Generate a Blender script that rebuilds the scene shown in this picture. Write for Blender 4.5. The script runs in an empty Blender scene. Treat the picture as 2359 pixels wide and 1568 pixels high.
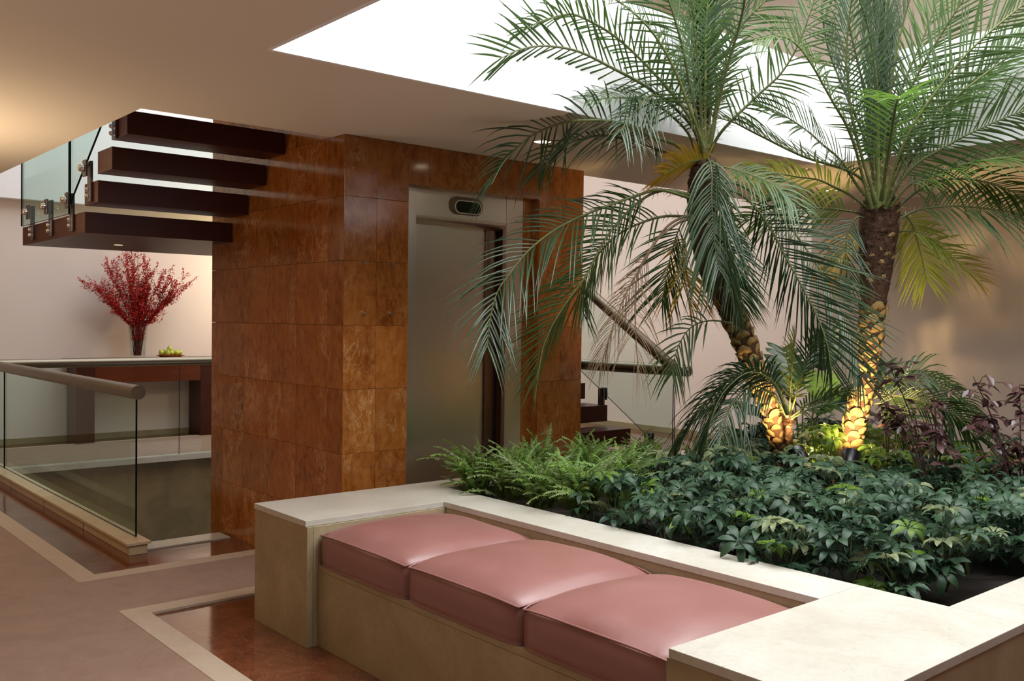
import bpy, bmesh, math, random
from mathutils import Vector, Matrix, Quaternion
random.seed(7)
PI = math.pi
scn = bpy.context.scene
COL = scn.collection

# ------------------------------------------------------------------ camera
def make_camera():
    yaw, pitch, roll = [math.radians(v) for v in (-49.64742, -1.20538, 0.69262)]
    fw = Vector((math.sin(yaw)*math.cos(pitch), math.cos(yaw)*math.cos(pitch), math.sin(pitch)))
    r = Vector((math.cos(yaw), -math.sin(yaw), 0)); u = r.cross(fw)
    r, u = r*math.cos(roll)+u*math.sin(roll), -r*math.sin(roll)+u*math.cos(roll)
    cam = bpy.data.objects.new('camera', bpy.data.cameras.new('camera'))
    COL.objects.link(cam)
    m = Matrix((r, u, -fw)).transposed().to_4x4(); m.translation = (0, 0, 1.5)
    cam.matrix_world = m
    cam.data.sensor_width = 36; cam.data.sensor_fit = 'HORIZONTAL'
    cam.data.lens = 2191.7086/2359*36; cam.data.clip_start = .05
    scn.camera = cam
make_camera()

# ------------------------------------------------------------------ light and exposure
w = bpy.data.worlds.new('world'); scn.world = w; w.use_nodes = True
w.node_tree.nodes['Background'].inputs[0].default_value = (.85, .92, 1, 1)
w.node_tree.nodes['Background'].inputs[1].default_value = 1.0
scn.view_settings.view_transform = 'Standard'; scn.view_settings.look = 'None'
scn.view_settings.exposure = 0.0; scn.view_settings.gamma = 1; scn.view_settings.use_curve_mapping = False

def light(name, kind, loc, power, color=(1, 1, 1), size=.1, size_y=None, target=None, spot=None, blend=.5, parent=None):
    d = bpy.data.lights.new(name, kind); d.energy = power; d.color = color
    if kind == 'AREA':
        d.size = size
        if size_y: d.shape = 'RECTANGLE'; d.size_y = size_y
    else:
        d.shadow_soft_size = size
    if kind == 'SPOT': d.spot_size = math.radians(spot or 60); d.spot_blend = blend
    o = bpy.data.objects.new(name, d); COL.objects.link(o); o.location = loc
    if target is not None:
        o.rotation_euler = (Vector(target)-Vector(loc)).to_track_quat('-Z', 'Y').to_euler()
    return o
WARM = (1, .72, .42)
light('sky_over_planter', 'AREA', (-1.82, 3.61, 4.3), 395, (.94, .97, 1), 3.18, 3.82)
light('sky_over_stairs', 'AREA', (-8.4, 5.3, 5.7), 320, (.86, .92, 1), 6.0, 6.0)
light('sky_over_hall', 'AREA', (-1.5, 8.0, 5.6), 26, (1, .93, .84), 3, 1.2)
light('hall_lamp_by_stairs', 'POINT', (-11.15, 5.7, 2.2), 62, (1, .74, .44), .12)
light('hall_lamp_left_of_stairwell', 'POINT', (-8.3, .1, 2.25), 24, (1, .70, .40), .15)
light('hall_lamp_by_foot_of_stairs', 'POINT', (-8.0, 6.9, 2.3), 42, (1, .76, .52), .15)
light('uplight_near_entrance', 'SPOT', (-6.1, .25, 1.25), 190, (1, .76, .48), .25, None, (-6.0, .35, 3), 150, 1)
light('added_ceiling_fill', 'SPOT', (-2.4, -1.3, .9), 95, (1, .82, .62), .2, None, (-2.4, -1.3, 3), 150, 1)  # unseen fill added behind the camera to brighten the ceiling

# ------------------------------------------------------------------ materials
def mat(name, col=(.5, .5, .5), rough=.5, metal=0, spec=.5, **kw):
    m = bpy.data.materials.new(name); m.use_nodes = True
    b = m.node_tree.nodes['Principled BSDF']
    b.inputs['Base Color'].default_value = (*col, 1); b.inputs['Roughness'].default_value = rough
    b.inputs['Metallic'].default_value = metal; b.inputs['Specular IOR Level'].default_value = spec
    for k, v in kw.items(): b.inputs[k.replace('_', ' ')].default_value = v
    return m
class G:
    """small node-graph helper on a material"""
    def __init__(s, m):
        s.m = m; s.nt = m.node_tree; s.b = s.nt.nodes['Principled BSDF']; s.c = None
    def n(s, t, **kw):
        nd = s.nt.nodes.new(t)
        for k, v in kw.items():
            if k in nd.inputs: nd.inputs[k].default_value = v
            else: setattr(nd, k, v)
        return nd
    def l(s, a, b): s.nt.links.new(a, b)
    def coord(s, scale=(1, 1, 1), perobj=0.0):
        tc = s.n('ShaderNodeTexCoord'); mp = s.n('ShaderNodeMapping'); mp.inputs['Scale'].default_value = scale
        s.l(tc.outputs['Object'], mp.inputs['Vector'])
        if perobj:
            oi = s.n('ShaderNodeObjectInfo'); ml = s.n('ShaderNodeMath', operation='MULTIPLY'); ml.inputs[1].default_value = perobj
            s.l(oi.outputs['Random'], ml.inputs[0]); s.l(ml.outputs[0], mp.inputs['Location'])
        return mp.outputs[0]
    def noise(s, vec, scale, detail=5, rough=.6, dist=0):
        nd = s.n('ShaderNodeTexNoise'); nd.inputs['Scale'].default_value = scale; nd.inputs['Detail'].default_value = detail
        nd.inputs['Roughness'].default_value = rough; nd.inputs['Distortion'].default_value = dist
        s.l(vec, nd.inputs['Vector']); return nd.outputs['Fac']
    def ramp(s, fac, stops):
        r = s.n('ShaderNodeValToRGB'); e = r.color_ramp.elements
        while len(e) < len(stops): e.new(.5)
        for i, (p, c) in enumerate(stops):
            e[i].position = p; e[i].color = (*c, 1) if len(c) == 3 else c
        s.l(fac, r.inputs[0]); return r.outputs[0]
    def mix(s, fac, a, b, mode='MIX'):
        x = s.n('ShaderNodeMix', data_type='RGBA', blend_type=mode)
        for i, v in ((0, fac), (6, a), (7, b)):
            if hasattr(v, 'links'): s.l(v, x.inputs[i])
            else: x.inputs[i].default_value = v if not isinstance(v, tuple) else (*v, 1)[:4]
        return x.outputs[2]
    def bump(s, h, strength=.2, dist=.01):
        b = s.n('ShaderNodeBump'); b.inputs['Strength'].default_value = strength; b.inputs['Distance'].default_value = dist
        s.l(h, b.inputs['Height']); s.l(b.outputs[0], s.b.inputs['Normal'])
    def base(s, c): s.l(c, s.b.inputs['Base Color'])
    def rnd(s):
        return s.n('ShaderNodeObjectInfo').outputs['Random']

def m_paint(name, col, r=.7):
    m = mat(name, col, r, spec=.2); g = G(m); v = g.coord()
    nz = g.noise(v, 90, 3); g.bump(nz, .04, .002)
    n2 = g.noise(v, .9, 3); g.base(g.mix(n2, tuple(c*.96 for c in col), tuple(min(1, c*1.03) for c in col))); return m
def m_marble():
    m = mat('red_marble', rough=.13); g = G(m); v = g.coord((1, 1, .6), 9)
    a = g.noise(v, 1.9, 4, .55, .3); s_ = g.noise(v, 21, 10, .78, .25); st_ = g.noise(g.coord((1, 1, .16), 9), 30, 6, .7)
    c = g.ramp(a, [(.30, (.17, .042, .007)), (.50, (.26, .076, .011)), (.70, (.33, .112, .020))])
    c = g.mix(g.ramp(s_, [(.42, (0, 0, 0)), (.64, (.85, .85, .85))]), c, (.42, .165, .040))
    c = g.mix(g.ramp(s_, [(.34, (.35, .35, .35)), (.47, (0, 0, 0))]), c, (.12, .028, .004))
    c = g.mix(g.ramp(st_, [(.50, (0, 0, 0)), (.72, (.32, .32, .32))]), c, (.42, .19, .06))
    ve = g.noise(v, 6.5, 10, .72, .55); mk = g.noise(v, 2.4, 3, .5, .2)
    line = g.ramp(ve, [(.475, (0, 0, 0)), (.5, (1, 1, 1)), (.525, (0, 0, 0))])
    msk = g.mix(1.0, line, g.ramp(mk, [(.48, (0, 0, 0)), (.62, (.55, .55, .55))]), 'MULTIPLY')
    c = g.mix(msk, c, (.62, .40, .20))
    r = g.rnd(); rr = g.ramp(r, [(0, (.86, .85, .84)), (1, (1.10, 1.08, 1.06))])
    c = g.mix(1.0, c, rr, 'MULTIPLY'); g.base(c); return m
def m_travertine(name, light, dark, rough=.3):
    m = mat(name, rough=rough, spec=.4); g = G(m); v = g.coord((1, 1, 1.0), 4)
    a = g.noise(v, 2.6, 6, .6, .8); b = g.noise(v, 38, 5, .7, .6); p = g.noise(v, 14, 8, .75, 1.6)
    c = g.mix(g.ramp(a, [(.35, (0, 0, 0)), (.7, (1, 1, 1))]), dark, light)
    c = g.mix(g.ramp(b, [(.3, (.35, .35, .35)), (.55, (0, 0, 0))]), c, tuple(x*.72 for x in dark))
    c = g.mix(g.ramp(p, [(.30, (.8, .8, .8)), (.39, (0, 0, 0))]), c, tuple(x*.6 for x in dark)); q2 = g.noise(g.coord((1, 2.2, 1), 2), 8, 8, .8, 1.2); c = g.mix(g.ramp(q2, [(.60, (0, 0, 0)), (.72, (.55, .55, .55))]), c, tuple(x*.78 for x in dark))
    g.base(c); g.bump(p, .05, .003); return m
def m_floor():
    m = mat('polished_brown_marble', rough=.10, spec=.6); g = G(m); v = g.coord((1, 1, 1))
    a = g.noise(v, 3, 8, .65, 1.0); b = g.noise(v, 16, 6, .7, .8); ve = g.noise(v, 4, 8, .7, 2.5)
    c = g.ramp(a, [(.3, (.06, .018, .008)), (.55, (.13, .040, .016)), (.75, (.20, .075, .035))])
    c = g.mix(g.ramp(b, [(.4, (0, 0, 0)), (.8, (.4, .4, .4))]), c, (.24, .085, .045))
    c = g.mix(g.ramp(ve, [(.49, (0, 0, 0)), (.5, (.3, .3, .3)), (.51, (0, 0, 0))]), c, (.4, .2, .12))
    g.base(c); w_ = g.noise(g.coord((1, 1, 1)), 4.5, 2, .5, .4); g.bump(w_, .10, .012); return m
def m_carpet(name, c1, c2):
    m = mat(name, rough=.95, spec=.1); g = G(m); v = g.coord()
    a = g.noise(v, 2.2, 4, .6, .5); b = g.noise(v, 260, 2, .7)
    c = g.mix(g.ramp(g.noise(v, 4.5, 6, .7, 1.2), [(.32, (0, 0, 0)), (.68, (1, 1, 1))]), c1, c2); c = g.mix(g.ramp(b, [(.3, (.4, .4, .4)), (.7, (0, 0, 0))]), c, tuple(x*.6 for x in c1))
    g.base(c); g.bump(b, .5, .006); m.node_tree.nodes['Principled BSDF'].inputs['Sheen Weight'].default_value = .25; return m
def m_leather():
    m = mat('rose_brown_leather', rough=.33, spec=.5); g = G(m); v = g.coord()
    a = g.noise(v, 3, 4, .6, .4); b = g.n('ShaderNodeTexVoronoi'); b.inputs['Scale'].default_value = 420; g.l(v, b.inputs['Vector'])
    g.base(g.mix(a, (.225, .090, .076), (.270, .125, .110)))
    s = g.noise(v, 9, 4, .6, 1.0)
    ad = g.n('ShaderNodeMath', operation='MULTIPLY_ADD'); ad.inputs[1].default_value = .06
    g.l(b.outputs['Distance'], ad.inputs[0]); g.l(s, ad.inputs[2]); g.bump(ad.outputs[0], .12, .006)
    rr = g.ramp(a, [(.3, (.30, .30, .30)), (.7, (.42, .42, .42))]); g.l(rr, g.b.inputs['Roughness']); return m
def m_wood(name, c1, c2, rough=.28):
    m = mat(name, rough=rough, spec=.25); g = G(m); v = g.coord((1, .12, 1), 3)
    a = g.noise(v, 38, 6, .65, .8); b = g.noise(g.coord((1, .3, 1), 3), 6, 3)
    c = g.mix(a, c1, c2); g.base(g.mix(g.ramp(b, [(.4, (0, 0, 0)), (.7, (.4, .4, .4))]), c, tuple(x*.6 for x in c1))); return m
def m_steel(name, col=(.55, .53, .50), rough=.3, stretch=(1, 1, .01)):
    m = mat(name, col, rough, 1.0)
    if stretch is None: return m
    g = G(m); v = g.coord(stretch)
    a = g.noise(v, 160, 2, .5); r = g.ramp(a, [(.3, (rough*.95,)*3), (.7, (rough*1.06,)*3)]); g.l(r, g.b.inputs['Roughness'])
    g.base(g.mix(a, tuple(c*.97 for c in col), tuple(c*1.03 for c in col))); return m
def m_glass(name, tint=(.895, .95, .935), gloss=.10):
    m = bpy.data.materials.new(name); m.use_nodes = True; nt = m.node_tree; nt.nodes.clear()
    o = nt.nodes.new('ShaderNodeOutputMaterial'); t = nt.nodes.new('ShaderNodeBsdfTransparent'); t.inputs[0].default_value = (*tint, 1)
    gl = nt.nodes.new('ShaderNodeBsdfGlossy'); gl.inputs['Roughness'].default_value = .01; gl.inputs[0].default_value = (.95, 1, .98, 1)
    fr = nt.nodes.new('ShaderNodeFresnel'); fr.inputs['IOR'].default_value = 1.45
    ge = nt.nodes.new('ShaderNodeNewGeometry'); iv = nt.nodes.new('ShaderNodeMath'); iv.operation = 'SUBTRACT'; iv.inputs[0].default_value = gloss*8
    ml = nt.nodes.new('ShaderNodeMath'); ml.operation = 'MULTIPLY'; bk = nt.nodes.new('ShaderNodeMath'); bk.operation = 'MULTIPLY'; bk.inputs[1].default_value = gloss*8
    nt.links.new(ge.outputs['Backfacing'], bk.inputs[0]); nt.links.new(bk.outputs[0], iv.inputs[1]); nt.links.new(iv.outputs[0], ml.inputs[0]); nt.links.new(fr.outputs[0], ml.inputs[1])
    mx = nt.nodes.new('ShaderNodeMixShader'); nt.links.new(ml.outputs[0], mx.inputs[0]); nt.links.new(t.outputs[0], mx.inputs[1]); nt.links.new(gl.outputs[0], mx.inputs[2])
    nt.links.new(mx.outputs[0], o.inputs[0]); return m
def m_leaf(name, c1, c2, rough=.38, trans=.35, tip=None, scale=9):
    m = mat(name, c1, rough, spec=.25 if 'umbrella' in name else .5); g = G(m); v = g.coord((1, 1, 1), 5)
    a = g.noise(v, scale, 4, .6); c = g.mix(g.ramp(a, [(.3, (0, 0, 0)), (.7, (1, 1, 1))]), c1, c2)
    r = g.rnd(); rr = g.ramp(r, [(0, (.72, .75, .72)), (1, (1.25, 1.2, 1.1))]); c = g.mix(1.0, c, rr, 'MULTIPLY')
    if tip:
        at = g.n('ShaderNodeVertexColor', layer_name='tip'); c = g.mix(at.outputs['Color'], c, tip)
    g.base(c)
    tr = g.n('ShaderNodeBsdfTranslucent'); g.l(g.mix(.5, c, tuple(min(1, x*2.2) for x in c2)), tr.inputs[0])
    mx = g.n('ShaderNodeMixShader'); mx.inputs[0].default_value = trans
    out = g.nt.nodes['Material Output']; g.l(g.b.outputs[0], mx.inputs[1]); g.l(tr.outputs[0], mx.inputs[2]); g.l(mx.outputs[0], out.inputs[0]); return m
def m_emit(name, col, strength):
    m = mat(name, (0, 0, 0), .5); b = m.node_tree.nodes['Principled BSDF']
    b.inputs['Emission Color'].default_value = (*col, 1); b.inputs['Emission Strength'].default_value = strength; return m

MAT = dict(
    wall=m_paint('warm_white_wall_paint', (.72, .64, .58)),
    ceil=m_paint('ceiling_paint', (.80, .72, .63)),
    white=m_paint('white_paint', (.92, .92, .92)),
    marble=m_marble(), trav=m_travertine('cream_travertine', (.57, .55, .49), (.47, .435, .365)),
    trav_side=m_travertine('shaded_travertine_cladding', (.40, .325, .20), (.29, .225, .125), .42),  # cream travertine with the shade of the planter sides darkened into its colour
    warm_trav=m_travertine('lamp_warmed_travertine', (.60, .48, .31), (.50, .38, .22)),  # curb travertine, yellowed to carry warm lamp light in its colour
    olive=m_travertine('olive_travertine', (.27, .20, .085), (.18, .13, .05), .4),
    floor=m_floor(), carpet=m_carpet('rose_brown_carpet', (.26, .150, .105), (.34, .215, .155)),
    border=m_carpet('sand_carpet_border', (.44, .33, .235), (.52, .41, .31)),
    leather=m_leather(), wood=m_wood('dark_mahogany', (.070, .014, .008), (.042, .008, .005), .36),
    redwood=m_wood('red_mahogany', (.15, .032, .010), (.10, .018, .007)),
    steel=m_steel('brushed_steel', (.80, .69, .61), .29, None), tan_joint=mat('tan_grout', (.42, .22, .09), .8), beige=m_paint('beige_upstairs_paint', (.50, .45, .38)), rail=m_steel('satin_rail_metal', (.235, .205, .15), .36, (.01, 1, 1)), bracket=m_steel('bracket_metal', (.17, .17, .20), .3, None),
    bolt=mat('polished_bolt', (.8, .8, .8), .12, 1), dsteel=mat('dark_joint', (.02, .02, .02), .5),
    glass=m_glass('green_tinted_glass'), vglass=m_glass('clear_vase_glass', (.90, .93, .92)), gedge=mat('glass_edge', (.004, .010, .010), .25, spec=.2),
    black=mat('black_display', (.006, .003, .003), .15), bronze=mat('display_frame', (.20, .13, .10), .3, 1),
    soil=mat('potting_soil', (.018, .012, .008), .95), rock=None,
    bowl=mat('red_lacquer', (.30, .045, .015), .3), fruit=None,
    blackplastic=mat('black_enamel', (.006, .006, .008), .3),
    lamp=m_emit('lamp_glow', (1, .82, .55), 14), lampdim=m_emit('lamp_glow_dim', (1, .62, .3), 5),
)
def _rock():
    m = mat('terracotta_stone', rough=.8); g = G(m); v = g.coord(); a = g.noise(v, 9, 6); g.base(g.mix(a, (.11, .045, .022), (.24, .11, .055))); g.bump(a, .6, .02); return m
MAT['rock'] = _rock()
def _fruit():
    m = mat('green_pear_skin', rough=.35); g = G(m); v = g.coord((1, 1, 1), 3); a = g.noise(v, 12, 3); g.base(g.mix(a, (.30, .38, .03), (.46, .48, .07))); return m
MAT['fruit'] = _fruit()
MAT['g'] = m_leaf('palm_leaf_green', (.032, .068, .017), (.055, .100, .026), .36, .25)
MAT['d'] = m_leaf('palm_leaf_dark', (.024, .050, .020), (.040, .074, .028), .33, .18)
MAT['s'] = m_leaf('palm_leaf_silver', (.038, .070, .034), (.062, .098, .050), .24, .15)
MAT['l'] = m_leaf('palm_leaf_light', (.048, .100, .014), (.075, .140, .022), .4, .35)
MAT['yl'] = m_leaf('palm_leaf_yellow_green', (.13, .19, .025), (.24, .27, .035), .4, .45)
MAT['y'] = m_leaf('palm_leaf_yellow', (.38, .30, .03), (.50, .32, .03), .4, .45, tip=(.42, .12, .02))
MAT['o'] = m_leaf('palm_leaf_fading', (.12, .20, .03), (.24, .27, .04), .45, .4, tip=(.45, .24, .08))
MAT['b'] = m_leaf('palm_leaf_withered', (.16, .10, .055), (.24, .17, .10), .6, .2)
MAT['rachis'] = m_leaf('palm_rachis', (.075, .105, .028), (.14, .155, .05), .4, .05)
MAT['spine'] = mat('palm_spines', (.34, .25, .12), .5)
MAT['boot'] = None
def _bark(name, a1, a2):
    m = mat(name, rough=.8, spec=.3); g = G(m); v = g.coord((1, 1, .6), 6); a = g.noise(v, 22, 7, .7, .8); g.base(g.mix(a, a1, a2)); g.bump(a, .8, .02); return m
MAT['bark'] = _bark('palm_fibre_bark', (.030, .014, .008), (.11, .055, .028))
MAT['boot'] = _bark('palm_leaf_base', (.17, .10, .035), (.38, .26, .10))
MAT['boot_dark'] = _bark('palm_leaf_base_dark', (.05, .022, .012), (.12, .06, .03))
MAT['fern'] = m_leaf('fern_green', (.115, .175, .045), (.19, .27, .085), .42, .35)
MAT['fern2'] = m_leaf('fern_bright_green', (.13, .25, .045), (.21, .35, .08), .42, .4)
MAT['sch'] = m_leaf('umbrella_leaf_green', (.021, .050, .027), (.040, .080, .045), .42, .15, scale=14)
MAT['schv'] = m_leaf('umbrella_leaf_variegated', (.05, .090, .045), (.25, .28, .15), .32, .25, scale=30)
MAT['schy'] = m_leaf('umbrella_leaf_fresh_lit', (.07, .15, .025), (.16, .25, .04), .34, .4)  # fresh leaves; near the palms the yellow-green also stands in for spotlight glow
MAT['stem'] = mat('green_stem', (.09, .12, .04), .5)
MAT['purple'] = m_leaf('burgundy_leaf', (.045, .020, .022), (.085, .038, .040), .28, .15)
MAT['pstem'] = mat('burgundy_stem', (.05, .022, .02), .5)
MAT['broad'] = m_leaf('broad_leaf_dark', (.020, .052, .022), (.040, .085, .035), .3, .2)
MAT['broadp'] = m_leaf('broad_leaf_pale', (.30, .42, .40), (.46, .58, .56), .3, .2)
MAT['redleaf'] = m_leaf('red_twig_leaf', (.30, .012, .012), (.48, .025, .018), .45, .25)
MAT['redstem'] = mat('red_twig', (.10, .012, .012), .6)

# ------------------------------------------------------------------ mesh helpers
class MB:
    def __init__(s): s.v = []; s.f = []; s.mi = []; s.tip = {}
    def add(s, vs, fs, mi=0):
        k = len(s.v); s.v += [tuple(p) for p in vs]; s.f += [tuple(i+k for i in f) for f in fs]; s.mi += [mi]*len(fs); return k
    def box(s, x0, x1, y0, y1, z0, z1, mi=0, M=None):
        vs = [Vector((x, y, z)) for z in (z0, z1) for (x, y) in ((x0, y0), (x1, y0), (x1, y1), (x0, y1))]
        if M is not None: vs = [M @ p for p in vs]
        s.add(vs, [(3, 2, 1, 0), (4, 5, 6, 7), (0, 1, 5, 4), (1, 2, 6, 5), (2, 3, 7, 6), (3, 0, 4, 7)], mi)
    def tube(s, pts, rad, n=8, cap=True, mi=0):
        pts = [Vector(p) for p in pts]; N = len(pts)
        if not hasattr(rad, '__len__'): rad = [rad]*N
        up = Vector((0, 0, 1)); prev = None; k0 = len(s.v)
        for i, p in enumerate(pts):
            t = (pts[min(i+1, N-1)]-pts[max(i-1, 0)]).normalized()
            if prev is None:
                a = up if abs(t.z) < .9 else Vector((1, 0, 0)); sd = t.cross(a).normalized()
            else: sd = (prev - t*prev.dot(t)).normalized()
            prev = sd; ot = t.cross(sd)
            s.v += [tuple(p + (sd*math.cos(q*2*PI/n)+ot*math.sin(q*2*PI/n))*rad[i]) for q in range(n)]
        for i in range(N-1):
            for q in range(n):
                a = k0+i*n+q; b = k0+i*n+(q+1) % n; s.f.append((a, b, b+n, a+n)); s.mi.append(mi)
        if cap:
            s.f.append(tuple(k0+q for q in reversed(range(n)))); s.f.append(tuple(k0+(N-1)*n+q for q in range(n))); s.mi += [mi, mi]
    def lathe(s, prof, c=(0, 0, 0), n=24, mi=0, M=None):
        k0 = len(s.v); c = Vector(c)
        for (r, z) in prof:
            for q in range(n):
                p = Vector((r*math.cos(q*2*PI/n), r*math.sin(q*2*PI/n), z))
                if M is not None: p = M @ p
                s.v.append(tuple(p+c))
        for i in range(len(prof)-1):
            for q in range(n):
                a = k0+i*n+q; b = k0+i*n+(q+1) % n; s.f.append((a, b, b+n, a+n)); s.mi.append(mi)
    def mesh(s, name, mats, smooth=False, bevel=0):
        me = bpy.data.meshes.new(name); me.from_pydata(s.v, [], s.f)
        if not isinstance(mats, (list, tuple)): mats = [mats]
        for m in mats: me.materials.append(m)
        if len(mats) > 1: me.polygons.foreach_set('material_index', s.mi)
        if bevel:
            bm = bmesh.new(); bm.from_mesh(me)
            bmesh.ops.bevel(bm, geom=bm.edges[:], offset=bevel, segments=2, affect='EDGES', profile=.6); bm.to_mesh(me); bm.free()
        if smooth:
            me.polygons.foreach_set('use_smooth', [True]*len(me.polygons))
            if smooth == 'auto': me.set_sharp_from_angle(angle=math.radians(38))
        if s.tip:
            ca = me.color_attributes.new('tip', 'FLOAT_COLOR', 'POINT')
            vals = [0.0]*(4*len(s.v))
            for i, t in s.tip.items(): vals[4*i:4*i+4] = [t, t, t, 1]
            ca.data.foreach_set('color', vals)
        me.update(); return me
def link(name, me, parent=None, loc=None, rot=None, scale=None):
    o = bpy.data.objects.new(name, me); COL.objects.link(o)
    if parent is not None: o.parent = parent
    if loc is not None: o.location = loc
    if rot is not None: o.rotation_euler = rot
    if scale is not None: o.scale = (scale,)*3 if not hasattr(scale, '__len__') else scale
    return o
def obj(name, mb, mats, parent=None, smooth=False, bevel=0): return link(name, mb.mesh(name, mats, smooth, bevel), parent)
def tag(o, label=None, cat=None, group=None, kind=None):
    if label: o['label'] = label
    if cat: o['category'] = cat
    if group: o['group'] = group
    if kind: o['kind'] = kind
    return o
def thing(name, label, cat, loc=(0, 0, 0), group=None): return tag(link(name, None, loc=loc), label, cat, group)
def struct(name, mb=None, mats=None, parent=None, **kw):
    o = obj(name, mb, mats, parent, **kw) if mb else link(name, None, parent)
    if parent is None: o['kind'] = 'structure'
    return o
def B(*a, mi=0):
    m = MB(); m.box(*a, mi=mi); return m
def rects(L, z0, z1):
    m = MB()
    for r in L: m.box(*r, z0, z1)
    return m
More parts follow.
